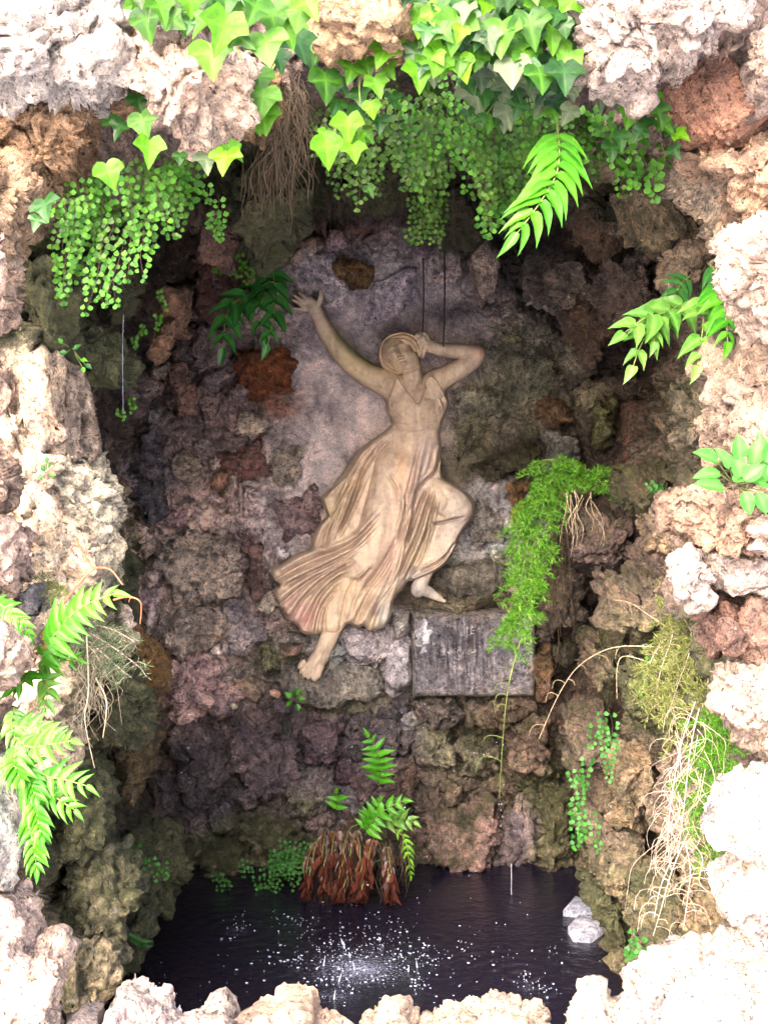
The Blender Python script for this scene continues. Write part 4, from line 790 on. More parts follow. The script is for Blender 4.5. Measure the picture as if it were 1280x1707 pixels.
# (curve, height, width, fade in, fade out, width at end)
FOLDS = [
 # long folds from the waist down the middle
 ([(712,720),(700,770),(688,830),(678,880),(668,930),(655,985),(648,1035)],5.5,3.6,.25,.0,6),
 ([(722,730),(712,775),(700,800),(690,826),(676,900),(664,950),(640,1000),(626,1044)],4.2,3.0,.25,.0,5),
 ([(706,760),(690,810),(676,850),(663,905),(648,955),(622,1005),(603,1040)],6,3.2,.2,.0,6),
 ([(690,770),(677,815),(668,860),(655,910),(634,960),(605,1000),(585,1038)],5,3.0,.25,.0,6),
 ([(700,740),(684,800),(672,842)],-3,2.2,.2,.3,2.6),([(680,826),(672,866),(658,920),(640,956),(612,992),(592,1036)],-5,2.0,.1,.0,3),
 ([(694,830),(684,880),(672,930),(655,975),(632,1010),(616,1046)],-4.6,2.0,.1,.0,3),([(664,880),(650,920),(625,960),(596,990)],-5.5,2.4,.2,.15,3),
 ([(655,800),(664,812),(672,840),(670,880)],3.0,2.6,.3,.3,3),([(640,790),(652,800),(662,820),(666,846)],2.6,2.4,.3,.3,3),([(648,790),(660,806),(668,830)],-2.6,1.6,.2,.3,2),
 ([(640,840),(645,880),(640,915)],-1.5,3,.3,.4,4),
 ([(730,745),(722,780),(705,800),(684,820)],4.0,2.6,.1,.2,2.6),([(734,755),(728,784),(712,798),(690,822)],-5,1.6,.2,.1,1.8),([(732,740),(735,770),(734,796)],3,2.2,.1,.1,2.2),
 # between the knees
 ([(706,812),(694,842),(682,872),(672,905)],4,2.2,.15,.1,2.6),([(716,812),(703,850),(690,890),(674,925),(662,962)],5,2.4,.1,.1,3.2),([(724,818),(715,850),(703,892),(684,935),(668,968)],5.5,2.6,.1,.1,3.4),
 ([(732,830),(724,862),(714,900),(700,935),(680,962)],5.5,2.8,.1,.1,3),([(711,814),(698,848),(686,880),(672,912)],-5,1.5,.1,.1,1.8),([(720,816),(709,852),(696,892),(679,932),(664,966)],-5.5,1.6,.1,.1,2),
 ([(728,824),(719,858),(708,896),(692,935),(674,968)],-5,1.5,.1,.1,2),
 ([(718,876),(711,900),(704,925),(690,950)],-11,2.2,.1,.1,2.6),([(717,875),(735,871),(760,866),(778,860)],-5,1.8,.05,.3,1.6),([(718,870),(740,866),(765,858)],3,2.2,.1,.3,2),
 ([(764,898),(752,922),(736,942),(712,955),(690,964)],5.5,2.4,.1,.0,2.8),([(760,902),(746,924),(728,941),(700,952)],-4.5,1.5,.1,.1,1.8),([(756,900),(742,922),(722,936),(700,946)],2.5,2.2,.2,.2,2.2),
 ([(735,815),(745,828),(748,850)],-1.6,3,.3,.3,3),([(750,820),(742,840),(730,858)],1.6,2.6,.3,.3,2.6),
 # left side of the skirt
 ([(645,722),(610,750),(590,780),(575,812),(562,850),(548,905)],5,3.4,.15,.1,4),([(636,732),(610,765),(595,800),(580,840),(566,875),(556,905)],4,2.4,.15,.1,2.6),([(628,745),(604,785),(590,825),(576,862),(560,895)],-5.5,2.0,.1,.1,2.4),
 ([(615,790),(603,815),(590,845),(576,875),(562,902)],4,2.4,.2,.1,2.6),([(608,775),(598,808),(584,846),(570,880)],-4.5,1.6,.1,.1,2),([(650,733),(620,765),(600,800)],-3.5,2.4,.1,.3,2.4),
 ([(600,770),(582,790),(560,812),(542,830)],3.5,3,.2,.1,3.4),([(592,800),(574,826),(562,846),(550,858)],-4,2.0,.2,.1,2.2),([(540,828),(546,846),(553,860),(560,850)],3.2,2.6,.1,.2,2.6),
 ([(556,852),(540,872),(530,895),(524,914)],3.5,3,.2,.0,4),([(562,860),(548,880),(540,912)],-4,1.8,.2,.0,2.4),([(575,855),(560,885),(548,912)],3,2.4,.2,.0,2.6),
 # the cloth swept to the left
 ([(640,842),(612,872),(585,897),(550,912),(510,925),(470,948)],5.5,3.2,.2,.0,5),([(632,868),(600,905),(565,926),(525,945),(490,962),(468,975)],5.5,3.0,.2,.0,5),
 ([(636,855),(605,890),(570,915),(530,930),(492,948),(462,966)],-5,2.0,.15,.0,2.6),([(622,890),(590,920),(555,942),(515,962),(480,985),(462,1000)],4.6,2.6,.2,.0,4.6),
 ([(628,880),(596,913),(560,934),(520,954),(480,974)],-4.6,1.6,.15,.0,2.2),([(600,925),(570,940),(535,962),(505,990),(480,1022)],4.6,2.8,.2,.0,4.6),([(612,905),(580,930),(545,952),(505,976),(470,1006)],-4.4,1.6,.15,.0,2.4),
 ([(590,945),(560,960),(532,985),(512,1015),(498,1044)],5,2.8,.2,.0,4.4),([(595,935),(560,952),(528,975),(500,1005),(486,1032)],-4.8,1.6,.15,.0,2.6),
 ([(576,962),(552,980),(532,1008),(520,1052)],5,2.8,.2,.0,4.2),([(582,955),(555,970),(530,998),(510,1046)],-4.6,1.6,.15,.0,2.6),([(560,985),(545,1005),(536,1030),(532,1054)],3.6,2.4,.2,.0,3.2),([(566,978),(546,998),(532,1024),(526,1054)],-4,1.5,.15,.0,2.2),
 ([(548,998),(541,1026),(541,1054)],-4,1.6,.2,.0,2.2),([(600,955),(580,985),(572,1020),(566,1050)],-3,2.0,.2,.0,2.4),([(612,968),(592,1000),(580,1036)],4,3.0,.2,.0,3.6),
 ([(620,940),(604,958),(592,966)],3.5,2.6,.2,.2,3),([(580,962),(598,960),(612,950)],2.5,2.0,.3,.3,2),([(618,946),(606,960),(594,972)],-5,1.8,.2,.2,1.8),
]
for f in FOLDS:
    HD = HD + ridge(f[0], f[1] * 1.9, f[2] * 1.25, f[3], f[4], f[5] * 1.15)
near = np.clip(sdD / 4.0, 0, 1)
HD = np.where(sdD > 0, np.maximum(HD, 2) * (near ** .5), -99)
# restore the real position of things under the dress
def carve(name, H, keep, tint, parent, extra=None):
    h = np.where(keep, H * 1.2, -60.0).astype(np.float32)
    Hg = h.reshape(SHP)
    if True:                                                   # light smoothing inside, keeps the rim
        K = keep.reshape(SHP); A = np.where(K, Hg, 0); w1 = K.astype(float)
        def sh(a): return (np.roll(a,1,0)+np.roll(a,-1,0)+np.roll(a,1,1)+np.roll(a,-1,1))
        Hs = (A * 4 + sh(A)) / (w1 * 4 + sh(w1) + 1e-9); Hg = np.where(K, Hs, Hg)
    h = Hg.ravel()
    nz = perlin(np.stack([UX / 9, VX / 9, UX * 0], -1), 4) * .5 + perlin(np.stack([UX / 3, VX / 3, UX * 0], -1), 5) * .22
    h = np.where(keep, h + nz, h)
    co = P(UX, VX, YS - h * mpp(YS))
    q = grid_faces(*SHP); m = keep[q].any(1); q = q[m]
    idx = np.unique(q); rem = np.full(len(co), -1); rem[idx] = np.arange(len(idx))
    me = mesh_np(name, co[idx], rem[q][:, ::-1], M_STAT, {'tint': tint[idx], 'moss': (extra if extra is not None else np.zeros(len(co)))[idx]})
    return obj(name, me, parent, parent.location)
m, t, b = newmat('painted_plaster_stone'); M_STAT = m; L = t.links
geo = node(t, 'ShaderNodeNewGeometry'); pos = geo.outputs['Position']
ta = node(t, 'ShaderNodeAttribute', attribute_name='tint'); mo = node(t, 'ShaderNodeAttribute', attribute_name='moss')
n1 = noise_n(t, pos, 12, 7, 0.65, 0.5); n2 = noise_n(t, pos, 60, 7, 0.7); n3 = noise_n(t, pos, 220, 4, 0.7)
col = mixc(t, 'MULTIPLY', 1.0, ta.outputs['Color'], ramp(t, [(0.3, (0.70, 0.64, 0.66)), (0.5, (1, 1, 1)), (0.7, (1.15, 1.12, 1.02))], n1))
mp_ = node(t, 'ShaderNodeMapping'); mp_.inputs['Scale'].default_value = (1, 1, .12); L.new(pos, mp_.inputs[0])
col = mixc(t, 'MULTIPLY', 0.45, col, ramp(t, [(0.38, (0.62, 0.57, 0.56)), (0.5, (1, 1, 1))], noise_n(t, mp_.outputs[0], 42, 5, 0.6, 0.3)))
col = mixc(t, 'MULTIPLY', 1.0, col, ramp(t, [(0.32, (0.80, 0.78, 0.76)), (0.5, (1, 1, 1)), (0.68, (1.14, 1.12, 1.10))], n2))
col = mixc(t, 'MIX', mth(t, 'MULTIPLY', ramp(t, [(0.62, 0.0), (0.72, 1.0)], noise_n(t, pos, 18, 6, 0.6, 0.8)), 0.35), col, (0.52, 0.26, 0.20))
col = mixc(t, 'MIX', mth(t, 'MULTIPLY', ramp(t, [(0.66, 0.0), (0.74, 1.0)], noise_n(t, pos, 34, 8, 0.7, 0.5)), 0.5), col, (0.20, 0.15, 0.13))
mf = mth(t, 'MULTIPLY', mth(t, 'SUBTRACT', mth(t, 'ADD', mo.outputs['Fac'], mth(t, 'MULTIPLY', n2, 0.6)), 0.72), 1.5, True)
col = mixc(t, 'MIX', mf, col, (0.13, 0.14, 0.035))
L.new(col, b.inputs['Base Color']); b.inputs['Roughness'].default_value = 0.62; b.inputs['Specular IOR Level'].default_value = 0.3
bp = node(t, 'ShaderNodeBump'); bp.inputs['Strength'].default_value = 0.35; bp.inputs['Distance'].default_value = 0.003
L.new(mth(t, 'ADD', n2, mth(t, 'MULTIPLY', n3, 0.5)), bp.inputs['Height']); L.new(bp.outputs[0], b.inputs['Normal'])

def mixt(base_, items):
    c = np.tile(np.array(base_, float), (len(UX), 1))
    for g, colr, a in items: c = c * (1 - (g * a)[:, None]) + np.array(colr) * (g * a)[:, None]
    return c
PEA = (.56, .435, .35)
tb = mixt(PEA, [(gauss(560, 1100, 40), (.48,.37,.28), .7), (gauss(700, 985, 50, 26), (.33,.30,.30), .95), (gauss(800, 588, 12), (.55,.30,.24), .6), (gauss(661, 582, 22), (.46,.34,.27), .5), (gauss(590, 600, 90, 70), (.50,.37,.19), .5), (gauss(688,655,28,20), (.42,.31,.24), .7)])
mossb = ridge([(650,618),(610,600),(575,570),(548,538),(534,510)], .62, 9, .1, .1, 5) + gauss(514, 512, 9) * .9 + ridge([(640,628),(600,604),(566,572),(540,540)], .42, 15, .2, .2, 11) + ridge([(740,572),(765,575),(785,578)], .5, 5) + gauss(657, 579, 3) * .6
td = mixt((.59, .455, .37), [(gauss(610, 1000, 120, 60), (.50,.38,.24), .5), (gauss(755, 870, 45, 70, .5), (.42,.36,.34), .9), (gauss(700, 900, 30, 70, .2), (.46,.38,.27), .6), (gauss(705, 770, 18, 60, .2), (.47,.38,.39), .6), (gauss(506, 1030, 14, 22, .5), (.62,.34,.34), .8), (gauss(480, 1010, 14, 20, .5), (.60,.36,.34), .6),
    (gauss(668, 780, 10, 40, .1), (.58,.33,.20), .6), (gauss(690, 668, 50, 40), (.43,.32,.25), .7), (gauss(640, 1025, 16, 34), (.40,.39,.38), .9), (gauss(560, 840, 34, 60, .5), (.42,.33,.21), .6), (gauss(640, 930, 20, 60, .4), (.50,.37,.34), .5), (gauss(515, 965, 50, 18, -.5), (.52,.38,.32), .6), (gauss(690, 960, 40, 16, -.5), (.40,.35,.33), .8)])
statue = empty('relief_figure', (float(P(660, 1130, YS)[0]), YS, float(P(660, 1130, YS)[2])))
tag(statue, 'peach-coloured relief of a barefoot woman in a flowing dress, head thrown back, one arm raised', 'statue')
up_ = (sdD > 0) & (VX < 722) & (SB > 0)
HD = np.where(up_, np.maximum(HD, HB + 2.6 * np.clip(sdD / 1.5, 0, 1)), HD)
HD += np.where((VX < 722) & (sdD > 0), 2.2 * np.exp(-((sdD - 2.2) / 1.6) ** 2), 0)
under = (sdD > 2)
HB = np.where(under, np.minimum(HB, HD - 4), HB)
keepB = (SB > 0) & ((sdD > -60) | (SB > 0)) & ~((sdD <= 2) & (VX > 730) & (VX < 1040) & (UX < 680))
body_o = carve('body', HB, keepB, tb, statue, mossb)
hair_o = carve('hair', HA, SHs > 0, mixt((.52, .37, .25), []), statue)
dress_o = carve('dress', HD, sdD > 0, td, statue)

# ---- inscribed slab right of the feet
pl = empty('inscribed_slab', (float(P(790, 1165, 5.16)[0]), 5.16, float(P(790, 1165, 5.16)[2])))
tag(pl, 'dark slate-blue slab with worn lettering and a white patch, set below the raised knee', 'plaque')
gu, gv = np.meshgrid(np.linspace(0, 1, 150), np.linspace(0, 1, 110), indexing='ij'); a_, b_ = gu.ravel(), gv.ravel()
x = 686 + 208 * a_; y = 1020 + 146 * b_
e = np.minimum(np.minimum(a_, 1 - a_) * 208, np.minimum(b_, 1 - b_) * 146)
nz = perlin(np.stack([x / 14, y / 14, x * 0], -1), 71)
x = x + np.where(e < 1, nz * 9, 0); y = y + np.where(e < 1, nz * 9, 0)
co = P(x, y, 5.17); co[:, 1] += np.clip(1 - e / 9, 0, 1) ** 2 * .03 + perlin(co * 9, 19) * .012 + np.clip((y - 1120) / 46, 0, 1) ** 2 * .02 + nz * .002 + perlin(co * 30, 9) * .002
co[:, 1] += np.where((a_ <= 0) | (a_ >= 1) | (b_ <= 0) | (b_ >= 1), .16, 0)
wh = np.clip((12 - np.hypot((x - 703) / 1.25, (y - 1052) / 2.6)) / 3 + perlin(co * 40, 12) * 3, 0, 1)
st = perlin(np.stack([x / 7, y / 60, x * 0], -1), 44) * .5 + perlin(np.stack([x / 3, y / 22, x * 0], -1), 45) * .4
dk = np.clip(.62 + st * 2.4, 0, 1) * np.exp(-((x - 775) / 75) ** 2 - ((y - 1090) / 60) ** 2 * .6)
tt = np.array([.22, .215, .26]) * (1 - dk[:, None]) + np.array([.035, .03, .05]) * dk[:, None]
tt = tt * (1 - wh[:, None]) + np.array([.75, .75, .85]) * wh[:, None]
eb = np.clip(1 - (e + perlin(co * 25, 33) * 18) / 16, 0, 1)[:, None]; tt = tt * (1 - eb * .8) + np.array([.16, .14, .12]) * eb * .8
me = mesh_np('slab', co, grid_faces(150, 110), M_ROCK, {'tint': tt, 'moss': np.zeros(len(co)) + np.clip((y - 1145) / 20, 0, 1) * .3, 'wet': np.full(len(co), .25)})
obj('slab', me, pl, pl.location)
# worn letters: only a few can be made out
M_LET = plain('worn_letter', (.25, .23, .24), .8, 80, .8)
def letters(txt, u, v, hpx):
    cu = bpy.data.curves.new('lettering', 'FONT'); cu.body = txt; cu.size = hpx * mpp(5.14) * 1.38; cu.extrude = .0012; cu.space_character = 1.25; cu.resolution_u = 2
    o = bpy.data.objects.new('lettering', cu); dg = bpy.context.evaluated_depsgraph_get()
    me = bpy.data.meshes.new_from_object(o); bpy.data.objects.remove(o)
    me.materials.clear(); me.materials.append(M_LET)
    me.transform(Matrix.Rotation(R(90), 4, 'X')); me.transform(Matrix.Translation(PV(u, v, 5.164)))
    return obj('lettering', me, pl, pl.location)
letters('IE', 776, 1057, 13); letters('N', 738, 1093, 14); letters('O H', 760, 1093, 12)

# ------------------------------------------------------------------ leaves and plants
def frame(pos, d, n, s=1.0, sx=1.0):
    """matrix: +Y along d (tip), +Z along the blade's normal n"""
    y = Vector(d).normalized(); z = Vector(n); z = (z - y * z.dot(y)); z = z.normalized() if z.length > 1e-6 else y.orthogonal().normalized()
    x = y.cross(z)
    M = Matrix((x * s * sx, y * s, z * s)).transposed().to_4x4(); M.translation = Vector(pos); return M
def place(name, me, parent, M):
    o = bpy.data.objects.new(name, me); COL.objects.link(o)
    if parent is not None:
        o.parent = parent; M = Matrix.Translation(-world_loc(parent)) @ M
    o.matrix_basis = M; return o
def blade(name, width, mat, na=5, nl=9, fold=.25, droop=.25, bend=0.0, wave=0.0, seed=0):
    """leaf along +Y, length 1; width(t) half-width; bend = sideways sickle curve"""
    rg = np.random.RandomState(seed); V = []; ve = []
    for i in range(nl):
        t = i / (nl - 1); wd = width(t)
        for j in range(na):
            s = j / (na - 1) * 2 - 1
            V.append((s * wd + bend * t * t, t, -fold * abs(s) * wd * -1 - droop * t * t + wave * math.sin(t * 14 + seed + (s > 0) * 1.5) * abs(s) * wd)); ve.append(1.0 if j == na // 2 else 0.0)
    V = np.array(V); return mesh_np(name, V, grid_faces(nl, na), mat, {'vein': np.array(ve), 'rnd': np.zeros(len(V))})
def ivy_mesh(mat, seed):
    rg = np.random.RandomState(seed)
    half = [(0,.02),(.13,-.10),(.30,-.12),(.45,.0),(.52,.16),(.53,.33),(.40,.43),(.30,.56),(.17,.78),(0,1)] if seed % 2 else [(0,.02),(.12,-.14),(.30,-.20),(.40,-.04),(.50,.10),(.58,.28),(.38,.38),(.24,.50),(.15,.74),(0,1)]
    a = rg.uniform(.85, 1.15); lob = rg.uniform(-.05, .06)
    h = [(x * a + (lob if 3 < i < 6 else 0), y) for i, (x, y) in enumerate(half)]
    out = [(x * rg.uniform(.95, 1.05), y) for x, y in h] + [(-x * rg.uniform(.95, 1.05), y) for x, y in h[-2:0:-1]]
    n = len(out); c = np.array([0, .28]); O = np.array(out)
    cup = rg.uniform(-.25, .35); drp = rg.uniform(.05, .4)
    V = [(0, .28, 0)]; ve = [1.0]
    for f in (.5, 1.0):
        for i, (x, y) in enumerate(O):
            p = c + (np.array([x, y]) - c) * f
            tip = i in (0, 5, 9, n - 5)
            V.append((p[0], p[1], cup * p[0] ** 2 * 1.2 + .16 * abs(p[0]) * (0 if tip else 1) - drp * (p[1] - .28) ** 2 * .8 + rg.uniform(-.012, .012))); ve.append((.9 if tip else 0) * (1.0 if f < .8 else .5))
    F = [[0, 1 + i, 1 + (i + 1) % n] for i in range(n)]
    for i in range(n):
        j = (i + 1) % n; F += [[1 + i, 1 + n + i, 1 + n + j], [1 + i, 1 + n + j, 1 + j]]
    V = np.array(V) - np.array([0, .35, 0]); return mesh_np('ivy_leaf', V, np.array(F), mat, {'vein': np.array(ve), 'rnd': np.zeros(len(V))})
IVY = {k: [ivy_mesh(m_, s) for s in range(5)] for k, m_ in (('m', M_IVY), ('d', M_IVYD), ('l', M_IVYL), ('g', M_IVYG))}
def tube_arrays(path, r0, r1=None, sides=4, base=0):
    path = np.array(path, float); n = len(path); r1 = r0 if r1 is None else r1
    T = np.gradient(path, axis=0); T /= np.linalg.norm(T, axis=1, keepdims=True) + 1e-9
    up = np.array([0.3, 1.0, 0.1]); A = np.cross(T, up); A /= np.linalg.norm(A, axis=1, keepdims=True) + 1e-9; B = np.cross(T, A)
    V = []; 
    for k in range(sides):
        a = 2 * math.pi * k / sides; r = np.linspace(r0, r1, n)[:, None]
        V.append(path + (A * math.cos(a) + B * math.sin(a)) * r)
    V = np.stack(V, 1).reshape(-1, 3); F = []
    for i in range(n - 1):
        for k in range(sides):
            k2 = (k + 1) % sides; F.append([base + i * sides + k, base + (i + 1) * sides + k, base + (i + 1) * sides + k2, base + i * sides + k2])
    return V, F
def tubes(name, paths, mat, parent=None, sides=4):
    """paths: list of (points, r0, r1)"""
    Vs, Fs, b0 = [], [], 0
    for p, r0, r1 in paths:
        V, F = tube_arrays(p, r0, r1, sides, b0); Vs.append(V); Fs += F; b0 += len(V)
    V = np.vstack(Vs); me = mesh_np(name, V, np.array(Fs), mat, {'rnd': np.zeros(len(V)), 'vein': np.zeros(len(V))})
    return obj(name, me, parent, world_loc(parent) if parent is not None else V.mean(0))
def pxpath(pts, n=5):
    """(u, v, Y) control points -> smooth world path"""
    pts = np.array(pts, float)
    q = np.array([[*a] for a in pts]); out = []
    q = np.vstack([q[0], q, q[-1]])
    for i in range(1, len(q) - 2):
        p0, p1, p2, p3 = q[i - 1:i + 3]
        for k in range(n):
            t = k / n; out.append(.5 * ((2 * p1) + (-p0 + p2) * t + (2 * p0 - 5 * p1 + 4 * p2 - p3) * t * t + (-p0 + 3 * p1 - 3 * p2 + p3) * t ** 3))
    out.append(q[-1]); out = np.array(out); return P(out[:, 0], out[:, 1], out[:, 2])
rng = random.Random(11)
def ivy(label, cu, cv, Y, leaves, vines=()):
    t = empty('ivy', PV(cu, cv, Y)); tag(t, label, 'ivy', 'ivy over the grotto mouth')
    if not vines: vines = [[(cu + rng.uniform(-40, 40), cv - 60, Y + .06), (cu, cv, Y + .03), (cu + rng.uniform(-30, 30), cv + 40, Y + .02)]]
    for vv_ in vines: tubes('vine', [(pxpath(vv_), .003, .0015)], M_STEMG, t)
    for (u, v, s, ang, k, dY) in leaves:
        d = Vector((math.sin(ang), rng.uniform(-.45, .05), -math.cos(ang)))
        n = Vector((rng.uniform(-.55, .55), -1, rng.uniform(-.1, 1.0)))
        place('leaf', rng.choice(IVY[k]), t, frame(PV(u, v, Y + dY), d, n, s * mpp(Y + dY), rng.uniform(.9, 1.1)))
    return t
def scatter(poly, n, smin, smax, kinds, ang=.6, dy=(-.1, .08), mind=.55):
    out = []; poly = np.array(poly, float); x0, y0 = poly.min(0); x1, y1 = poly.max(0); k = 0
    while len(out) < n and k < n * 60:
        k += 1; x, y = rng.uniform(x0, x1), rng.uniform(y0, y1)
        if poly_sd(poly, np.array([x]), np.array([y]))[0] < 0: continue
        s = rng.uniform(smin, smax)
        if any((x - o[0]) ** 2 + (y - o[1]) ** 2 < (mind * .5 * (s + o[2])) ** 2 for o in out): continue
        out.append((x, y, s, rng.gauss(0, ang), rng.choice(kinds), rng.uniform(*dy)))
    return out
ivy('ivy spray draping between the white corner boulder and the pendant boulder', 290, 20, 2.66,
    scatter([(205,-40),(345,-40),(330,40),(300,45),(255,50),(230,40)], 30, 30, 52, 'mmddg') + [(245,35,58,.1,'m',-.06),(240,8,55,-.5,'m',-.03),(300,40,40,.6,'m',-.05),(268,15,50,.4,'m',-.1)])
ivy('ivy with large pale green leaves lying over the top of the pendant boulder', 390, 60, 2.56,
    [(352,92,66,.1,'m',-.02),(372,50,72,-.3,'m',-.06),(400,62,52,.9,'m',-.04),(340,40,48,-.8,'m',0),(444,74,64,.15,'m',-.03),(455,30,60,.2,'m',0),(425,15,56,-.3,'m',-.05),(395,22,44,.2,'m',.02),(378,0,48,0,'m',0),(480,50,54,.3,'m',.02),(500,20,56,-.2,'m',0),(500,75,50,.4,'d',.1),(465,100,44,.3,'d',.12),(420,-5,50,0,'d',0),(350,0,48,.5,'d',.05),(515,8,52,.5,'m',-.03)])
ivy('dark ivy strand hanging beside the right flank of the pendant boulder', 435, 160, 2.8,
    [(432,130,50,.2,'m',0),(438,165,60,-.1,'m',-.02),(440,195,50,.1,'m',0),(425,148,46,-.4,'d',.03),(430,205,34,.2,'m',.02),(470,60,40,0,'d',.05)])
ivy('short ivy trail under the tan ledge with heart-shaped leaves over the fern curtain', 250, 220, 2.72,
    [(238,205,48,.2,'m',0),(250,250,50,0,'m',-.03),(182,288,46,.3,'m',0),(200,215,36,-.5,'d',.04),(188,205,34,.8,'d',.05),(375,265,46,-.2,'l',-.02),(390,252,38,.7,'m',0),(345,268,40,.1,'g',.02),(232,170,36,.3,'d',.04),(300,262,24,0,'d',.04),(75,345,44,.2,'d',.12),(62,370,30,-.3,'d',.12)])
ivy('bright yellow-green young ivy cluster hanging at the centre of the mouth', 570, 230, 2.9,
    [(580,212,50,0,'l',-.03),(545,248,54,.1,'l',-.02),(590,252,34,.2,'l',-.03),(540,225,26,-.5,'l',0),(600,235,26,.7,'l',0),(610,225,30,.8,'m',.03),(617,318,22,.4,'m',.1)], [[(600,120,2.97),(590,180,2.92),(575,215,2.9)],[(585,180,2.93),(560,215,2.9),(545,240,2.9)]])
ivy('ivy with heart-shaped leaves below the tan centre rock', 600, 130, 2.85,
    [(543,138,58,.1,'m',0),(585,118,40,-.2,'m',0),(628,142,42,.3,'m',-.02),(640,88,54,-.4,'m',-.04),(655,70,40,.2,'l',-.04),(602,160,40,.1,'d',.04),(560,175,34,-.2,'d',.05),(570,145,30,.6,'d',.05),(620,180,30,.1,'l',.02),(598,185,36,.5,'d',.06),(650,118,30,.4,'m',0),(612,110,36,.2,'m',.02),(520,95,40,.1,'d',.03),(535,80,40,-.5,'m',0),(633,205,34,0,'d',.06),(655,165,30,.3,'d',.06),(520,60,48,.1,'m',-.02)])
ivy('dense leafy ivy mass at the top between the centre rock and the top right boulder', 790, 40, 2.8,
    scatter([(650,-40),(800,-40),(820,60),(800,110),(760,110),(720,140),(690,110),(690,40)], 70, 26, 56, 'mmdddlg', .5, mind=.36) + [(698,125,50,.1,'m',-.05),(735,80,60,.2,'l',-.06),(760,50,66,-.2,'m',-.08),(770,110,46,.3,'l',-.05),(742,20,60,.1,'l',-.05),(730,100,48,-.2,'m',-.07)])
ivy('dense leafy ivy mass touching the left side of the top right boulder', 880, 60, 2.8,
    scatter([(800,-40),(962,-40),(958,70),(940,130),(900,140),(850,120),(820,80)], 64, 26, 56, 'mmdddg', .5, mind=.36) + [(835,55,66,-.1,'m',-.07),(885,45,62,.2,'m',-.08),(880,95,46,.6,'m',-.06),(920,60,52,.1,'m',-.05),(860,80,50,-.3,'m',-.04),(900,15,60,.1,'m',-.06)])
ivy('dusty grey-green ivy leaves scattered over the maidenhair curtain at top centre', 830, 150, 2.98,
    scatter([(760,90),(960,100),(955,200),(880,190),(800,220),(770,180)], 46, 22, 42, 'ggddmg', .5, mind=.5) + [(795,160,62,.1,'g',0),(790,120,58,-.3,'g',0),(845,190,46,.2,'g',0),(888,128,44,0,'m',-.03),(1000,165,40,.1,'g',0),(1030,165,44,0,'g',0)])
ivy('small ivy trail under the top right boulder beside the reddish rock', 1060, 200, 2.92,
    [(1048,192,38,-.1,'m',0),(1098,190,42,.3,'m',-.02),(1108,210,36,.8,'m',0),(1035,232,34,.1,'d',0),(1065,222,30,-.6,'d',0),(1085,170,34,.2,'m',.03),(1135,225,28,1.0,'l',.0),(1120,222,26,.7,'d',.02),(1020,250,34,0,'d',.03),(1075,205,30,-.4,'d',.03),(1125,252,26,.5,'d',.05)])

# ---- maidenhair fern: wiry fronds set with small fan-shaped leaflets
def maid_mesh(mat, length, width, leaf, seed, mp, dens=1.0):
    rg = np.random.RandomState(seed); V = []; F = []; rn = []; n = max(5, int(length / leaf * 1.0 * dens))
    sway = rg.uniform(-.25, .25); out = rg.uniform(.1, .35)
    def at(t): return np.array([sway * length * t * t + 3 * math.sin(t * 5 + seed), -out * length * math.sin(min(1, t * 1.6) * 1.57), -length * t])
    for i in range(n):
        t = (i + .6) / n; p = at(t); wd = width * math.sin(math.pi * min(1, .18 + t * .82)) ** .6 * (1 - .55 * t)
        for sd_ in (-1, 1):
            m_ = max(1, int(round(wd / leaf)))
            for k in range(m_):
                r = (k + .6) / m_ * wd + rg.uniform(-.2, .2) * leaf
                c = p + np.array([sd_ * r, rg.uniform(-.7, .7) * leaf, -r * .42 + rg.uniform(-.25, .25) * leaf])
                s = leaf * rg.uniform(.42, .62) * (1 - .25 * t)
                d = np.array([sd_ * rg.uniform(-.1, .5), rg.uniform(-.5, .1), -1.0]); d /= np.linalg.norm(d)
                nn = np.array([rg.uniform(-.5, .5), -1, rg.uniform(0, .9)]); nn -= d * (nn @ d); nn /= np.linalg.norm(nn); x = np.cross(d, nn)
                b = len(V)
                for (a, q, z) in ((0, -.9, 0), (-.9, .15, .12), (-.62, .72, .05), (0, .92, -.12), (.62, .72, .05), (.9, .15, .12)):
                    V.append(c + x * a * s + d * q * s + nn * z * s); rn.append(0)
                rv = rg.uniform(0, 1)
                for q in range(6): rn[-1 - q] = rv
                F += [[b, b + 1, b + 2], [b, b + 2, b + 3], [b, b + 3, b + 4], [b, b + 4, b + 5]]
    V = np.array(V) * mp; return mesh_np('frond', V, np.array(F), mat, {'rnd': np.array(rn), 'vein': np.zeros(len(V))}), [at(t) * mp for t in np.linspace(0, 1, 7)]
STEMS = {}
def maiden(label, cu, cv, Y, fronds, mat, leaf, width=24, dens=1.0):
    t = empty('maidenhair_fern', PV(cu, cv, Y)); tag(t, label, 'fern', 'maidenhair ferns'); 
    for k, (u, v, L_, *rest) in enumerate(fronds):
        y = Y + (rest[0] if rest else 0); mt = rest[1] if len(rest) > 1 else mat
        me, path = maid_mesh(mt, L_, width * rng.uniform(.75, 1.2), leaf, int(u * 7 + v * 3 + k) % 9999, mpp(y), dens)
        fr = place('frond', me, t, Matrix.Translation(PV(u, v, y)))
        V, F = tube_arrays(path, .0007, .0004, 3); sm = mesh_np('stem', V, np.array(F), M_STEM, {'rnd': np.zeros(len(V))}); place('stem', sm, fr, Matrix.Translation(PV(u, v, y)))
    return t
def rfr(poly, n, l0, l1, dy=(-.08, .1), mats=None):
    poly = np.array(poly, float); x0, y0 = poly.min(0); x1, y1 = poly.max(0); out = []
    while len(out) < n:
        x, y = rng.uniform(x0, x1), rng.uniform(y0, y1)
        if poly_sd(poly, np.array([x]), np.array([y]))[0] > 0: out.append((x, y, rng.uniform(l0, l1), rng.uniform(*dy)) + ((rng.choice(mats),) if mats else ()))
    return out
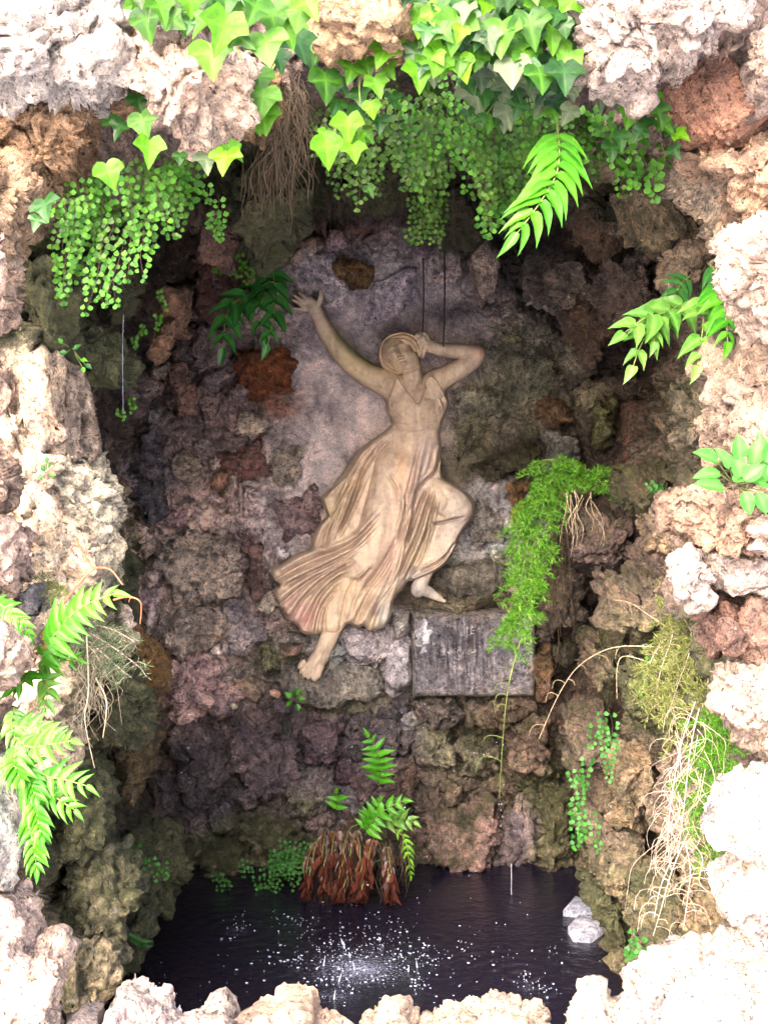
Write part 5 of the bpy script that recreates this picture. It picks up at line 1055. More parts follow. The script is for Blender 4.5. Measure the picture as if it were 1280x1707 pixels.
maiden('dense curtain of maidenhair fern hanging under the tan ledge at upper left', 190, 300, 2.98,
    rfr([(100,290),(200,255),(330,250),(320,290),(270,330),(235,360),(100,360)], 46, 50, 110, (-.06, .14), [M_MAID, M_MAID, M_MAIDD]) + [(120,380,120,0),(108,400,95,.02),(135,395,90,.03),(175,400,130,0),(165,430,85,.02),(205,395,115,-.02),(225,370,105,-.03),(240,380,90,-.03),(195,420,95,-.02),(115,430,80,.05),(245,340,80,-.03),(70,330,60,.12,M_MAIDD),(65,360,50,.12,M_MAIDD)], M_MAID, 12.5, 26)
maiden('thin maidenhair strand between the fern curtain and the mossy hanging rock', 360, 300, 3.3, [(350,305,35),(365,325,60),(372,345,60,.02),(360,350,50)], M_MAID, 11, 14)
maiden('small maidenhair clump above the dark holly fern on the left', 400, 425, 4.2, [(385,420,40),(400,418,46),(418,428,36),(372,430,26),(410,440,34)], M_MAID, 8, 20)
maiden('broad curtain of yellow-green maidenhair below the ivy at the top centre', 760, 180, 3.12,
    rfr([(655,130),(780,110),(960,140),(985,190),(860,260),(780,240),(660,230)], 70, 60, 120, (-.04, .25), [M_MAID, M_MAIDD, M_MAIDD, M_MAID]) + rfr([(800,240),(880,240),(870,330),(810,340)], 16, 60, 100, (.1, .3), [M_MAID, M_MAIDD]) + rfr([(660,220),(760,220),(750,300),(680,300)], 12, 50, 100, (.1, .3), [M_MAIDD]), M_MAID, 12, 26)
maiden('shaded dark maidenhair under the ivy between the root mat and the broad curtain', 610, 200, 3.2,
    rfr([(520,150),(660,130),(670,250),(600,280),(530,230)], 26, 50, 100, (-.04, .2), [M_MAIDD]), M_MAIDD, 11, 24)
maiden('shaded maidenhair between the large hanging holly fern frond and the top right boulder', 1000, 190, 3.25,
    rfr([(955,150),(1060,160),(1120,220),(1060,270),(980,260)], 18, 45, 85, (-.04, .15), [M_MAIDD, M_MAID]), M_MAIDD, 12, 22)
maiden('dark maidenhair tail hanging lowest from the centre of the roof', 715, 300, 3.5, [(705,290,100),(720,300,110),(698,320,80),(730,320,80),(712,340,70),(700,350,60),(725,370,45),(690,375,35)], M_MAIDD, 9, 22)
maiden('maidenhair tuft with larger leaflets under the top right boulder', 1050, 240, 3.1, [(1020,230,60),(1055,262,55),(1075,262,50),(1095,262,50),(1090,290,50),(1060,225,40),(1000,190,50),(985,170,50,.04),(1010,180,50)], M_MAID, 15, 20)
maiden('sunny maidenhair fern trailing down the lower right rocks, upper strand', 1010, 1190, 3.75, [(1000,1180,50),(1015,1182,60),(1005,1210,70),(1018,1215,90),(992,1200,50)], M_MAIDB, 9, 15)
maiden('sunny maidenhair fern trailing down the lower right rocks, lower strand', 970, 1290, 3.78, [(975,1255,60),(965,1290,70),(958,1320,80),(970,1340,70),(985,1345,75),(962,1360,55),(955,1280,30)], M_MAIDB, 10, 15)
maiden('bluish maidenhair patch on the wall left of the rusty dead fern', 480, 1400, 4.92, rfr([(455,1390),(530,1395),(500,1440),(460,1440)], 16, 28, 60, (-.06, .02)) + [(430,1445,50),(445,1440,55),(365,1450,40),(375,1460,40),(410,1430,30),(440,1470,36)], M_MAIDB, 7, 15)
maiden('small maidenhair tufts on the mossy left bank above the water', 240, 1420, 3.75, [(225,1400,40),(240,1420,50),(255,1425,45),(275,1430,35),(232,1450,30),(130,1460,22,-.25),(145,1475,20,-.25),(180,1470,25,-.1),(182,1490,24,-.1)], M_MAIDB, 8, 12)
maiden('maidenhair tuft growing by the rim stones at the lower right of the pool', 1065, 1560, 3.12, [(1055,1545,50),(1070,1560,55),(1080,1575,45),(1060,1585,40),(1048,1570,36)], M_MAIDB, 11, 16)
maiden('few tiny maidenhair sprigs beside the black wet streak on the left', 205, 560, 3.62, [(238,540,24),(228,560,22),(222,660,30),(205,680,20),(270,480,40),(262,520,30)], M_MAID, 8, 8)
maiden('tiny maidenhair sprig in the dark hollow right of the asparagus fern', 1090, 805, 3.8, [(1085,800,20),(1100,805,18)], M_MAIDB, 8, 10)
maiden('small yellowish maidenhair on the dry grassy bank at the right', 1075, 1080, 3.6, [(1085,1070,40),(1075,1100,40),(1070,1130,30),(1090,1090,30),(1130,1000,30),(1110,985,30)], M_MAID, 8, 12)

# ---- holly ferns: each leaflet a piece of its frond
M_YEL = leaf_material('yellowed_leaflet', (0.16, 0.13, 0.02), (0.22, 0.12, 0.03), 0.5, 0.2, 0.2)
def sickle(mat, seed, wd=.16, bend=.25):
    return blade('leaflet', lambda t: wd * (math.sin(math.pi * min(1, (t + .06) ** .62)) ** .8 * (1 - t * .25) + .01) if t < .995 else .002, mat, 5, 9, .35, .22, bend, .12, seed)
SK = {}
YEL = [[sickle(M_YEL, s, .18, .25) for s in range(3)], [sickle(M_YEL, s + 7, .18, -.25) for s in range(3)]]
def fern(label, cu, cv, Y, fronds, cat='fern', group='holly ferns'):
    """frond: (path[(u,v,Y)], pairs, leaflet px, material, taper at base, width, spread)"""
    t = empty('holly_fern', PV(cu, cv, Y)); tag(t, label, cat, group)
    for fi, (path, pairs, lp, mat, *rest) in enumerate(fronds):
        wd = rest[0] if rest else .16; spread = rest[1] if len(rest) > 1 else 1.0; nz_ = rest[2] if len(rest) > 2 else .35
        key = (mat.name, wd)
        if key not in SK: SK[key] = [[sickle(mat, s, wd, .22 + .05 * s) for s in range(3)], [sickle(mat, s + 7, wd, -.22 - .05 * s) for s in range(3)]]
        W = pxpath(path, 8); V, F = tube_arrays(W, .0022, .0010, 5)
        fr = obj('frond', mesh_np('frond', V, np.array(F), M_STEMG, {'rnd': np.zeros(len(V))}), t, W[0])
        L_ = np.r_[0, np.cumsum(np.linalg.norm(np.diff(W, axis=0), axis=1))]; tot = L_[-1]
        N0 = Vector((rng.uniform(-.15, .15), -1, nz_))
        for i in range(pairs):
            f = .12 + .88 * (i + .3) / pairs; pos = Vector([np.interp(f * tot, L_, W[:, k]) for k in range(3)])
            f2 = min(1, f + .03); dd = Vector([np.interp(min(f2 * tot, tot), L_, W[:, k]) - np.interp((f2 - .06) * tot, L_, W[:, k]) for k in range(3)]).normalized()
            side = dd.cross(N0).normalized()
            sz = lp * (.62 + .38 * math.sin(math.pi * min(1, .25 + f * .62))) * (1 - .35 * max(0, f - .75) / .25) * mpp(path[0][2])
            for s_ in (-1, 1):
                if mat is not M_DEAD and rng.random() < .05: continue          # a lost leaflet
                d = side * s_ * spread + dd * (.22 + .42 * f) + Vector((0, rng.uniform(-.3, .1), -.22)) + Vector([rng.uniform(-.2, .2) for _ in range(3)])
                if mat is M_DEAD: d = d * .6 + Vector((rng.uniform(-.5, .5), rng.uniform(-.5, .2), -.9))
                n = N0 + Vector((s_ * -.25, 0, rng.uniform(-.1, .4))) + side * s_ * .35
                # the sickle curves towards the frond tip
                fm = frame(pos, d, n, sz * rng.uniform(.78, 1.1))
                right = fm.col[0].to_3d().dot(dd) > 0
                place('leaflet', (YEL if mat is not M_DEAD and rng.random() < .012 else SK[key])[0 if right else 1][rng.randrange(3)], fr, fm)
        pos = Vector(W[-1]); place('leaflet', SK[key][0][0], fr, frame(pos, dd + Vector((0, 0, -.2)), N0, lp * .62 * mpp(path[0][2])))
    return t
fern('bright glossy holly fern frond hanging down in front of the dark roof, right of centre', 930, 215, 2.9, [([(928,205,2.95),(932,250,2.88),(927,290,2.83),(905,330,2.78),(880,365,2.76),(862,388,2.76)], 10, 78, M_FERN, .17, 1.0, .45)])
fern('dark glossy holly fern on the wall beside the raised hand', 440, 470, 4.35, [([(455,440,4.4),(458,480,4.3),(456,530,4.22),(446,575,4.2)], 5, 42, M_FERND, .25), ([(450,450,4.4),(445,480,4.3),(432,520,4.24),(440,560,4.22)], 4, 46, M_FERND, .26), ([(440,480,4.4),(405,495,4.3),(380,520,4.25),(372,580,4.22)], 5, 50, M_FERND, .25), ([(430,470,4.4),(400,500,4.35),(395,540,4.3)], 4, 40, M_FERND, .2)])
fern('mid-green holly fern on the right wall beneath the bright pinkish boulder', 1150, 500, 3.3, [
    ([(1190,470,3.2),(1205,500,3.1),(1210,540,3.05),(1212,570,3.02)], 6, 54, M_FERN, .23), ([(1175,490,3.2),(1172,530,3.12),(1168,570,3.08),(1162,610,3.05)], 5, 52, M_FERNM, .27), ([(1150,500,3.3),(1110,520,3.2),(1075,530,3.15),(1040,555,3.1)], 4, 56, M_FERNM, .28),
    ([(1120,510,3.3),(1090,540,3.2),(1068,575,3.15),(1055,610,3.12)], 4, 54, M_FERNM, .28), ([(1150,460,3.4),(1130,480,3.35),(1120,520,3.3)], 5, 44, M_FERND, .2), ([(1180,440,3.3),(1200,465,3.25),(1190,500,3.2)], 5, 44, M_FERND, .2), ([(1110,490,3.3),(1095,520,3.2),(1090,570,3.14)], 5, 44, M_FERNM, .24)])
fern('bright arching holly fern frond springing from the left edge', 60, 1110, 2.95, [([(70,1110,2.98),(85,1070,2.9),(115,1030,2.84),(150,1005,2.8),(190,990,2.78)], 11, 52, M_FERN, .21, 1.0, .5), ([(60,1120,3.0),(90,1105,2.95),(130,1100,2.92)], 5, 34, M_FERN, .2), ([(50,1120,2.98),(40,1135,2.9),(20,1150,2.88)], 4, 40, M_FERN, .22), ([(-20,1000,2.85),(5,1010,2.82),(35,1035,2.8),(50,1060,2.8)], 7, 30, M_FERN, .24), ([(70,1130,2.95),(80,1150,2.9),(75,1180,2.88)], 4, 36, M_FERNM, .22)])
fern('lime-green fern clump with pointed leaflets along the lower left edge', 50, 1260, 2.75, [
    ([(30,1230,2.75),(50,1245,2.7),(90,1240,2.68),(120,1235,2.66)], 6, 40, M_FERN, .22), ([(40,1260,2.75),(70,1290,2.7),(110,1300,2.66),(145,1310,2.64)], 7, 46, M_FERN, .17), ([(30,1270,2.72),(50,1300,2.68),(60,1330,2.66)], 6, 42, M_FERN, .24), ([(40,1300,2.72),(60,1350,2.68),(70,1395,2.66)], 7, 40, M_FERN, .24),
    ([(45,1350,2.72),(55,1400,2.68),(62,1450,2.66)], 7, 40, M_FERN, .2), ([(60,1300,2.72),(95,1330,2.68),(125,1350,2.66)], 5, 40, M_FERN, .2), ([(20,1210,2.8),(60,1215,2.78),(100,1225,2.75)], 5, 36, M_FERNM, .24), ([(30,1240,2.72),(25,1270,2.68),(35,1300,2.66)], 5, 42, M_FERN, .24), ([(25,1180,2.85),(20,1210,2.8),(30,1240,2.78)], 5, 34, M_FERNM, .24)])
fern('small upright holly fern growing above the rusty dead fronds at the pool', 630, 1400, 4.82, [([(632,1310,4.82),(634,1280,4.76),(628,1250,4.72),(615,1228,4.7)], 7, 30, M_FERN, .24, 1.0, .6), ([(610,1390,4.8),(625,1365,4.72),(650,1345,4.68),(672,1335,4.66)], 6, 30, M_FERN, .26, 1.0, .6), ([(560,1350,4.8),(562,1335,4.76),(560,1322,4.74)], 2, 24, M_FERN, .28), ([(610,1385,4.8),(618,1360,4.74),(630,1335,4.7)], 5, 26, M_FERN, .26),
    ([(655,1380,4.8),(675,1400,4.75),(682,1440,4.72),(685,1460,4.72)], 8, 18, M_IVYL, .2), ([(640,1370,4.82),(670,1365,4.76),(690,1370,4.74)], 4, 26, M_FERNM, .26)])
df = []
for k in range(26):
    x0 = 565 + rng.uniform(-35, 80); dx = rng.uniform(-55, 45); y0 = 1385 + rng.uniform(-12, 50)
    xe = min(max(x0 + dx, 508), 690)
    df.append(([(x0, y0, 4.86 - rng.uniform(0, .05)), (x0 + (xe - x0) * .5, y0 + 10, 4.80 - rng.uniform(0, .12)), (x0 + (xe - x0) * .85, y0 + 45, 4.74 - rng.uniform(0, .12)), (xe, min(1500, y0 + rng.uniform(60, 110)), 4.76)], rng.randint(4, 8), rng.uniform(20, 34), M_DEAD, rng.choice((.14, .2, .28)), rng.uniform(.4, .9)))
fern('clump of rusty brown dead fern fronds hanging to the water below the small green fern', 600, 1400, 4.85, df, 'dead fern', 'dead ferns')
fern('single young dark-green fern blade in the cleft above the left bank of the pool', 233, 1580, 3.7, [([(233,1580,3.75),(232,1566,3.7),(231,1556,3.68)], 2, 26, M_MAIDB, .14)])

# ---- broad-leaved plant, small weeds
def oval(mat, seed=0, wd=.33): return blade('leaf', lambda t: wd * math.sin(math.pi * min(1, (t + .03) ** .85)) ** .75 + .003, mat, 5, 9, .3, .3, 0, .08, seed)
OVB = [oval(M_BROAD, s, .30 + .03 * s) for s in range(3)]
def rosette(name, label, cat, u, v, Y, leaves, meshes):
    t = empty(name, PV(u, v, Y)); tag(t, label, cat)
    for (x, y, s, ang, *r) in leaves:
        d = Vector((math.sin(ang), -.35, math.cos(ang))); n = Vector((rng.uniform(-.4, .4), -1, rng.uniform(.3, 1.1)))
        lf = place('leaf', rng.choice(meshes), t, frame(PV(x, y, Y - .05 + rng.uniform(-.03, .03)), d, n, s * mpp(Y)))
        tubes('leaf_stalk', [([list(PV(u + (x - u) * .3, v + (y - v) * .3, Y)), list(PV(x, y, Y - .05))], .0012, .001)], M_STEMG, t)
    return t
rosette('broad_leaved_plant', 'fresh green broad-leaved plant growing on the blocky tan rock at the right edge', 'plant', 1225, 810, 2.8,
    [(1200,790,46,-1.5),(1205,815,50,-1.2),(1195,770,44,-1.0),(1235,795,42,-.3),(1215,780,40,-.5),(1232,765,40,-.1),(1265,800,46,.6),(1255,775,46,.1),(1275,770,48,.5),(1280,795,50,.9),(1240,820,38,2.9),(1262,822,36,2.7),(1285,820,40,2.4),(1240,800,40,.8),(1270,760,40,-.2),(1220,800,36,1.2),(1290,750,50,.3),(1250,800,34,1.8)], OVB)
OVS = [oval(M_FERND, s, .36) for s in range(2)] + [oval(M_FERN, 3, .38)]
rosette('weed', 'tiny round-leaved green weed on the ledge just below the front foot', 'plant', 491, 1165, 5.0, [(486,1162,13,-.9),(494,1158,13,.6),(497,1166,13,1.3),(486,1170,12,-2.2),(495,1174,13,2.8),(490,1156,10,-.2)], OVS)
rosette('weed', 'sprawling little seedling with paired leaves on the dark mossy boulder at left', 'plant', 120, 580, 3.15, [(112,588,13,-1.5),(124,583,14,.8),(104,572,10,-.6),(135,600,12,1.6),(143,608,12,2.0),(138,612,10,2.8)], OVS)
rosette('weed', 'small weed between rocks near the top of the pale pitted rock at left', 'plant', 78, 790, 3.1, [(75,785,12,-.4),(82,780,12,.5),(72,795,10,-1.5),(84,792,10,1.5),(78,770,9,.1)], OVS)

# ---- asparagus fern: stems thick with fine needles
def needle_mass(name, label, cat, stems, mat, step=5, side=30, nl=9, per=7, stemmat=None, group=None, droop=.35, parent=None):
    """stems: list of px paths; side twigs carry whorls of needles"""
    W0 = pxpath(stems[0]); t = empty(name, Vector(W0[0])); tag(t, label, cat, group)
    V, F, rn, tw = [], [], [], []
    for path in stems:
        W = pxpath(path, 10); y = path[0][2]; mp_ = mpp(y); tubes('stem', [(W, .0016, .0009)], stemmat or M_STEMG, t)
        L_ = np.r_[0, np.cumsum(np.linalg.norm(np.diff(W, axis=0), axis=1))]; k = 0
        for s in np.arange(.02 * L_[-1], L_[-1], step * mp_):
            p = np.array([np.interp(s, L_, W[:, q]) for q in range(3)]); a = rng.uniform(-1, 1)
            d = np.array([rng.choice((-1, 1)) * rng.uniform(.4, 1), rng.uniform(-.9, .2), rng.uniform(-.8, .5)]); d /= np.linalg.norm(d)
            ln = side * mp_ * rng.uniform(.4, 1.1); m_ = max(3, int(ln / (4.2 * mp_)))
            e = p + d * ln + np.array([0, 0, -droop * ln]); tw.append(([list(p), list((p + e) / 2 + np.array([0, 0, .12 * ln])), list(e)], .0006, .0004))
            for i in range(m_):
                f = (i + 1) / m_; c = p + d * ln * f + np.array([0, 0, -droop * ln * f * f])
                for j in range(per):
                    nd = np.array([rng.gauss(0, 1), rng.gauss(0, 1), rng.gauss(0, 1)]) + d * .9; nd /= np.linalg.norm(nd) + 1e-9
                    q = nl * mp_ * rng.uniform(.7, 1.2); x = np.cross(nd, [rng.uniform(-.3, .3), 1, .3]); x /= np.linalg.norm(x) + 1e-9; x *= mp_ * .75
                    b_0 = len(V); V += [c, c + nd * q * .5 + x, c + nd * q, c + nd * q * .5 - x]; F.append([b_0, b_0 + 1, b_0 + 2, b_0 + 3]); r_ = rng.random(); rn += [r_] * 4
    V = np.array(V); me = mesh_np('needles', V, np.array(F), mat, {'rnd': np.array(rn), 'vein': np.zeros(len(V))}, smooth=False)
    o = obj('needles', me, t, world_loc(t)); o['kind'] = 'stuff'
    o = tubes('twigs', tw, stemmat or M_STEMG, t, 3); o['kind'] = 'stuff'
    return t
needle_mass('asparagus_fern', 'bright feathery asparagus fern hanging right of the inscribed slab', 'fern',
    [[(960,790,4.25),(910,800,4.2),(885,840,4.15),(880,900,4.12),(870,960,4.1),(862,1050,4.1)],[(930,790,4.25),(900,830,4.2),(895,880,4.15),(885,940,4.12),(872,1000,4.1),(855,1060,4.1)],[(1000,790,4.25),(960,780,4.2),(920,800,4.15),(890,850,4.12),(868,880,4.1)],[(1010,800,4.25),(980,785,4.2),(940,800,4.2),(905,790,4.15)],[(920,800,4.2),(905,860,4.16),(880,930,4.14),(850,970,4.12)],[(900,880,4.2),(880,950,4.15),(870,1020,4.12)],[(880,1000,4.12),(862,1050,4.1),(835,1070,4.1)],[(985,790,4.2),(1010,790,4.18),(1030,795,4.15)],[(960,770,4.25),(925,765,4.2),(890,770,4.2)]], M_NEED, 6.5, 40, 11, 6)
needle_mass('asparagus_fern', 'sunlit asparagus fern spilling over the lower right rocks behind pale dry twigs', 'fern',
    [[(1180,1190,3.2),(1195,1240,3.1),(1190,1300,3.05),(1175,1370,3.0)],[(1200,1180,3.2),(1215,1220,3.1),(1205,1280,3.05),(1180,1350,3.0),(1175,1430,3.0)],[(1180,1220,3.2),(1165,1280,3.1),(1170,1340,3.05)],[(1190,1200,3.2),(1180,1260,3.12),(1150,1300,3.08)],[(1190,1340,3.1),(1185,1400,3.05),(1180,1440,3.0)]], M_NEED, 6, 46, 12, 6)
needle_mass('dry_grass', 'olive half-dry tangle of fine grass on the bank above the lower right rocks', 'grass',
    [[(1130,1000,3.6),(1120,1060,3.5),(1100,1120,3.45),(1090,1180,3.45)],[(1150,1030,3.5),(1150,1080,3.4),(1130,1140,3.4),(1110,1200,3.4)],[(1160,1060,3.4),(1180,1120,3.35),(1170,1180,3.3)],[(1110,1060,3.6),(1085,1100,3.5),(1070,1150,3.5)],[(1140,1100,3.5),(1120,1150,3.45),(1130,1230,3.4)],[(1170,1090,3.4),(1195,1150,3.3),(1210,1210,3.25)],[(1120,960,3.6),(1130,1010,3.5),(1150,1050,3.45)]], M_NEEDO, 4.5, 36, 12, 5, M_TWIG)
needle_mass('withered_tuft', 'grey-green withered leafy tuft behind the arching fern on the left', 'plant',
    [[(140,1050,3.2),(175,1070,3.1),(205,1090,3.05),(230,1110,3.0)],[(130,1060,3.2),(160,1090,3.1),(180,1130,3.1)],[(150,1040,3.2),(190,1050,3.1),(225,1070,3.05)],[(150,1070,3.15),(195,1110,3.05),(220,1130,3.05)]], M_IVYG, 6, 26, 13, 3, M_TWIG)
needle_mass('grass_tuft', 'small green grass tuft in the crack beside the pinkish left boulder', 'grass', [[(60,960,3.1),(85,975,3.05),(110,985,3.0)],[(55,975,3.1),(80,990,3.05)]], M_NEEDO, 6, 30, 14, 3)

# ---- roots, twigs and hanging threads
def fringe(name, label, cat, n, poly, l0, l1, Y, r, mat, group=None, spread=.25, curl=10):
    t = []; poly = np.array(poly, float); x0, y0 = poly.min(0); x1, y1 = poly.max(0); k = 0
    while len(t) < n:
        x, y = rng.uniform(x0, x1), rng.uniform(y0, y1)
        if poly_sd(poly, np.array([x]), np.array([y]))[0] < 0: continue
        L_ = rng.uniform(l0, l1); a = rng.uniform(-spread, spread); yy = Y + rng.uniform(-.06, .06)
        t.append((pxpath([(x, y, yy), (x + a * L_ * .4 + rng.uniform(-curl, curl), y + L_ * .35, yy - .02), (x + a * L_ * .7 + rng.uniform(-curl, curl), y + L_ * .7, yy - .01), (x + a * L_, y + L_, yy)], 4), r * rng.uniform(.7, 1.3), r * .4))
    o = tubes(name, t, mat, None, 3); tag(o, label, cat, group, 'stuff'); return o
fringe('root_mat', 'brown mat of hanging roots beside the pendant boulder', 'roots', 150, [(455,115),(500,110),(515,190),(490,230),(450,240),(440,200)], 30, 120, 3.05, .0009, M_ROOT, spread=.45, curl=16)
fringe('pale_roots', 'pale tangled roots on the mossy bank below the left arching fern', 'roots', 60, [(120,1070),(190,1070),(180,1150),(130,1150)], 30, 100, 3.15, .0008, M_ROOTL, curl=18)
fringe('pale_roots', 'pale root strands hanging below the upper end of the asparagus fern', 'roots', 14, [(940,810),(1000,820),(985,850),(950,850)], 50, 100, 4.05, .0011, M_ROOTL, spread=.3)
fringe('brown_stems', 'brown dry stems hanging behind the asparagus fern', 'roots', 26, [(915,850),(945,850),(940,960),(910,960)], 60, 180, 4.3, .0016, M_ROOT, spread=.2)
fringe('hanging_threads', 'thin dark threads hanging from the roof at the centre', 'roots', 40, [(540,260),(760,260),(760,380),(540,340)], 40, 120, 4.0, .0010, M_STEM, spread=.05, curl=2)
fringe('hanging_threads', 'brown root threads on the mossy hanging rock at upper left', 'roots', 60, [(400,240),(500,240),(500,300),(410,300)], 40, 110, 3.48, .0012, M_ROOT, spread=.1, curl=4)
fringe('rusty_roots', 'rusty dark roots dangling to the water under the dead fern fronds', 'roots', 90, [(530,1390),(680,1385),(690,1430),(520,1440)], 50, 90, 4.74, .0018, M_STEM, spread=.3, curl=6)
for (u, v0, v1, lab) in ((705, 430, 556, 'left of the two thin dark roots hanging down the wall above the bent arm'), (740, 400, 578, 'right of the two thin dark roots hanging down the wall above the bent arm')):
    o = tubes('hanging_root', [(pxpath([(u, v0, 5.12), (u + 1, (v0 + v1) / 2, 5.12), (u - 1, v1, 5.10)]), .0035, .0022)], M_STEM); tag(o, lab, 'root', 'thin roots above the figure')
def twig(name, label, path, ribs, rl, r, mat, side=(-1, 1), group=None):
    W = pxpath(path, 8); t = [(W, r, r * .5)]; y = path[0][2]; n = len(W)
    for k in range(ribs):
        i = 1 + int((n - 3) * (k + rng.random()) / ribs); p = W[i]; s = rng.choice(side); L_ = rl * mpp(y) * rng.uniform(.2, 1.2); up = rng.uniform(0, .5)
        yy = rng.uniform(-.5, .1); dr = rng.uniform(.3, 1.0)
        t.append(([list(p + np.array([s * L_ * math.sin(f * 1.5), yy * L_ * f, (up * math.sin(f * 2.6) - dr * f * f) * L_])) for f in (0, .2, .4, .6, .8, 1)], r * .5, r * .25))
    o = tubes(name, t, mat, None, 4); tag(o, label, 'twig', group); return o
twig('dry_twig', 'long bare curved twig arching over the dark wall right of the slab', [(1090,1078,3.7),(1020,1080,3.8),(965,1110,3.9),(930,1160,3.95),(898,1232,4.0)], 9, 26, .0018, M_ROOTL)
twig('dry_twig', 'short pale twig above the long curved one, pointing up to the left', [(1112,1046,3.7),(1080,1025,3.75),(1050,1005,3.8),(1022,1000,3.8)], 3, 14, .0015, M_ROOTL)
twig('dry_twig', 'hooked pale twig bending down beside the dry grass', [(1085,1105,3.6),(1040,1094,3.6),(1028,1115,3.6),(1028,1165,3.62)], 2, 12, .0015, M_ROOTL)
WT = [([(1158,1170,3.1),(1135,1240,3.0),(1120,1320,2.96),(1112,1400,2.95),(1118,1450,2.95)], 'whitish dry twig on the lower right bank, longest one on the left'), ([(1165,1180,3.1),(1150,1250,3.0),(1140,1340,2.96),(1130,1420,2.95)], 'whitish dry twig on the lower right bank, second from the left'),
      ([(1150,1380,3.0),(1120,1450,2.96),(1100,1520,2.95),(1088,1560,2.95)], 'whitish dry twig slanting down towards the rim stones'), ([(1140,1400,3.0),(1150,1450,2.96),(1145,1500,2.95),(1138,1550,2.95)], 'whitish dry twig hanging low over the ochre rock'), ([(1150,1400,3.0),(1170,1430,2.96),(1165,1470,2.95),(1185,1490,2.95)], 'whitish dry twig curling right beside the white boulders'), ([(1120,1430,3.0),(1100,1480,2.96),(1090,1530,2.95)], 'thin tan twig nearest the pool on the lower right bank')]
for p, lab in WT: twig('dry_twig', lab, p, 9, 46, .0012, M_TWIG, (-1, -1, 1), 'dry twigs on the lower right bank')
fringe('dry_tangle', 'fine tangle of pale dry roots hanging among the twigs on the lower right bank', 'roots', 70, [(1130,1180),(1175,1190),(1180,1380),(1100,1440),(1105,1300)], 40, 130, 3.02, .0007, M_TWIG, spread=.6, curl=26)
twig('trailing_stem', 'bare green stem trailing down across the inscribed slab', [(870,1060,4.1),(855,1110,4.1),(845,1160,4.12),(838,1230,4.2),(832,1330,4.3)], 7, 40, .0024, M_STEMG, (-1,))
twig('red_runner', 'reddish runner arching over the left bright fern', [(128,900,3.1),(150,940,3.0),(162,946,2.95),(185,950,2.92),(205,975,2.9)], 2, 14, .0030, M_RED)
twig('red_runner', 'reddish runner rising from the base of the left bright fern', [(55,1110,2.98),(85,1040,2.95),(130,975,2.92),(158,946,2.92)], 1, 10, .0030, M_RED)
twig('red_runner', 'small reddish hooked runner right of the bright fern tip', [(190,1000,2.85),(215,995,2.82),(235,1005,2.82),(234,1040,2.84)], 1, 10, .0024, M_RED)
for k, (p, lab) in enumerate([([(145,1060,3.0),(148,1150,2.96),(142,1200,2.95),(158,1280,2.95)], 'long pale root hanging down left of the dark hollow'), ([(160,1130,3.0),(178,1170,2.96),(172,1230,2.96)], 'short pale root curving over the tan rock at left')]): twig('hanging_root', lab, p, 1, 8, .0022, M_ROOTL)
# pebbles on the ledge near the front foot
for (u, v, r, tn, lab) in ((458,1156,11,(.46,.27,.22),'pinkish pebble on the ledge left of the tiny weed'),(391,1177,8,(.50,.45,.33),'cream pebble at the foot of the pinkish stone column'),(503,1157,4,(.60,.22,.20),'tiny red petal on the ledge right of the weed')):
    o = poly_rock('pebble', ell(u, v, r, r * .7, .3, 7, u), 5.0, (.02, .03), tint=tn, moss=0, wet=0, level=3, rough=.15, mat=M_ROCK, seed=u, cut=1); tag(o, lab, 'pebble')

# ---- water: trickles, falling drops and splashes
m, t, b = newmat('falling_water'); M_FALL = m
b.inputs['Base Color'].default_value = (.42, .46, .60, 1); b.inputs['Roughness'].default_value = .12; b.inputs['Specular IOR Level'].default_value = .8
TR = [([(206,525,3.42),(205,600,3.42),(206,690,3.44)],.0004,'water thread running down the black wet streak at left, upper one'),([(852,1440,4.9),(852,1500,4.85),(851,1530,4.8)],.0009,'single white water thread falling at the right end of the pool')]
for p, r, lab in TR: tag(tubes('water_trickle', [(pxpath(p), r, r * .7)], M_FALL), lab, 'water', 'falling water threads')
V0, F0 = ico(1); Vd, Fd = [], []; b0 = 0
def drop(p, r, st=1.0):
    global b0
    Vd.append(V0 * np.array([r, r, r * st]) + np.array(p)); Fd.append(F0 + b0); b0 += len(V0)
nr = np.random.RandomState(4)
def air(n, x0, x1, y0, y1, Ya, Yb_, r0, r1):
    for _ in range(n):
        u, v = nr.uniform(x0, x1), nr.uniform(y0, y1); y = nr.uniform(Ya, Yb_); drop(P(u, v, y), nr.uniform(r0, r1), nr.uniform(1, 1.6))
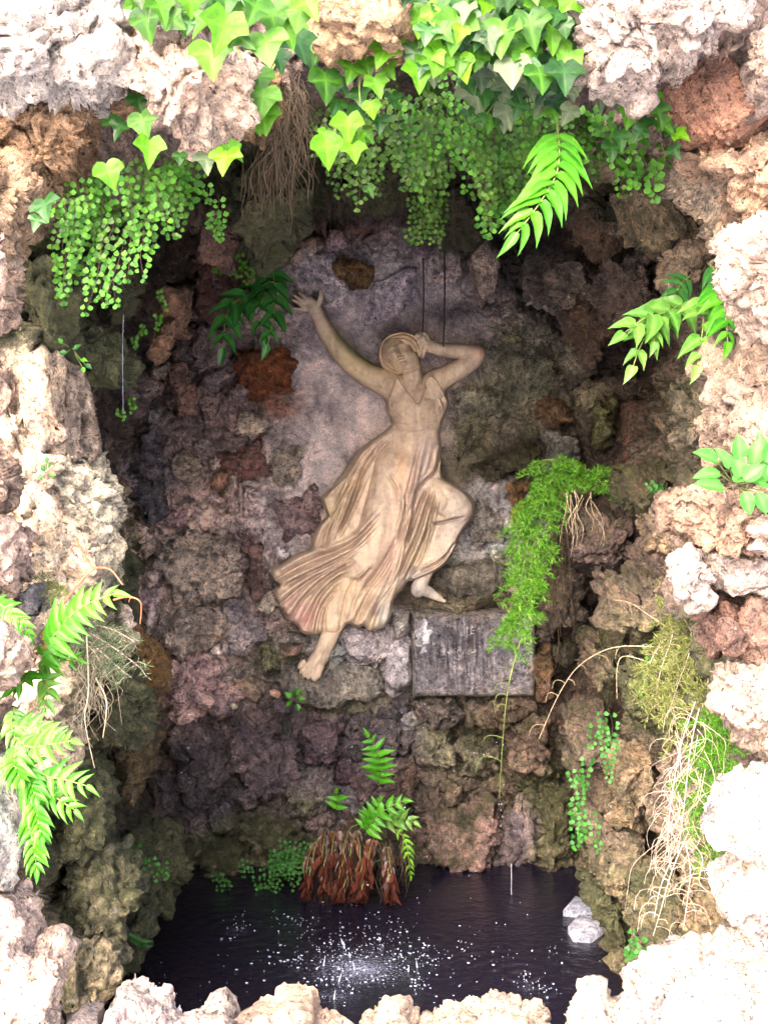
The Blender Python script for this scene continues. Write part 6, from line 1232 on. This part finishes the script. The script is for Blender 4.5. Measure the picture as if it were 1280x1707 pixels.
air(26, 480, 800, 400, 1000, 4.6, 5.0, .0014, .0026); air(22, 200, 480, 700, 1400, 3.8, 4.6, .0010, .0020); air(22, 560, 900, 1150, 1480, 4.3, 4.9, .0012, .0022); air(10, 826, 840, 1180, 1380, 4.6, 4.7, .0012, .002); air(12, 800, 1010, 420, 640, 4.3, 4.6, .0010, .0020)
o = obj('water_drops', mesh_np('water_drops', np.vstack(Vd), np.vstack(Fd), M_FALL), None, (0, 4.5, 1)); o['kind'] = 'stuff'
Vd, Fd = [], []; b0 = 0
for (u, v, n, sp, hgt) in ((398,1548,30,16,.05),(440,1605,24,16,.04),(495,1610,20,12,.05),(575,1640,130,34,.07),(620,1600,110,40,.05),(560,1600,80,30,.06),(690,1610,90,34,.04),(590,1570,60,50,.04),(640,1560,50,40,.04),(500,1560,40,30,.05),(480,1550,26,20,.04),(760,1590,24,20,.04),(700,1650,30,10,.05),(870,1640,40,14,.03),(905,1650,40,16,.02),(920,1590,16,8,.03),(850,1600,12,20,.02),(300,1630,16,40,.02),(700,1540,30,90,.03),(560,1520,16,40,.02),(840,1560,14,60,.02),(240,1640,6,8,.02),(960,1600,8,30,.02)):
    for _ in range(int(n * .6)):
        w0 = water_pt(u + nr.normal() * sp, v + nr.normal() * sp * .45); z = abs(nr.normal()) * hgt * .5
        drop((w0.x, w0.y, z), nr.uniform(.0008, .0020) * (1.6 if nr.rand() < .1 else 1), nr.uniform(.8, 1.4))
    for _ in range(n // 45):      # little jets thrown up by the drips
        w0 = water_pt(u + nr.normal() * sp * .8, v + nr.normal() * sp * .35); h_ = hgt * nr.uniform(.25, .6); a = nr.uniform(-.4, .4)
        for q in range(9):
            f = q / 8; drop((w0.x + a * h_ * f, w0.y, h_ * f), .0022 * (1 - f) + .0006, 2.6)
for _ in range(150):                        # foam flecks lying on the surface
    u, v = nr.normal(610, 110), nr.normal(1600, 40)
    if v < 1500 or v > 1690: continue
    w0 = water_pt(u, v); drop((w0.x, w0.y, .0006), nr.uniform(.002, .006), .22)
o = obj('water_splash', mesh_np('water_splash', np.vstack(Vd), np.vstack(Fd), M_FALL), None, (0, 4.2, 0)); o['kind'] = 'stuff'
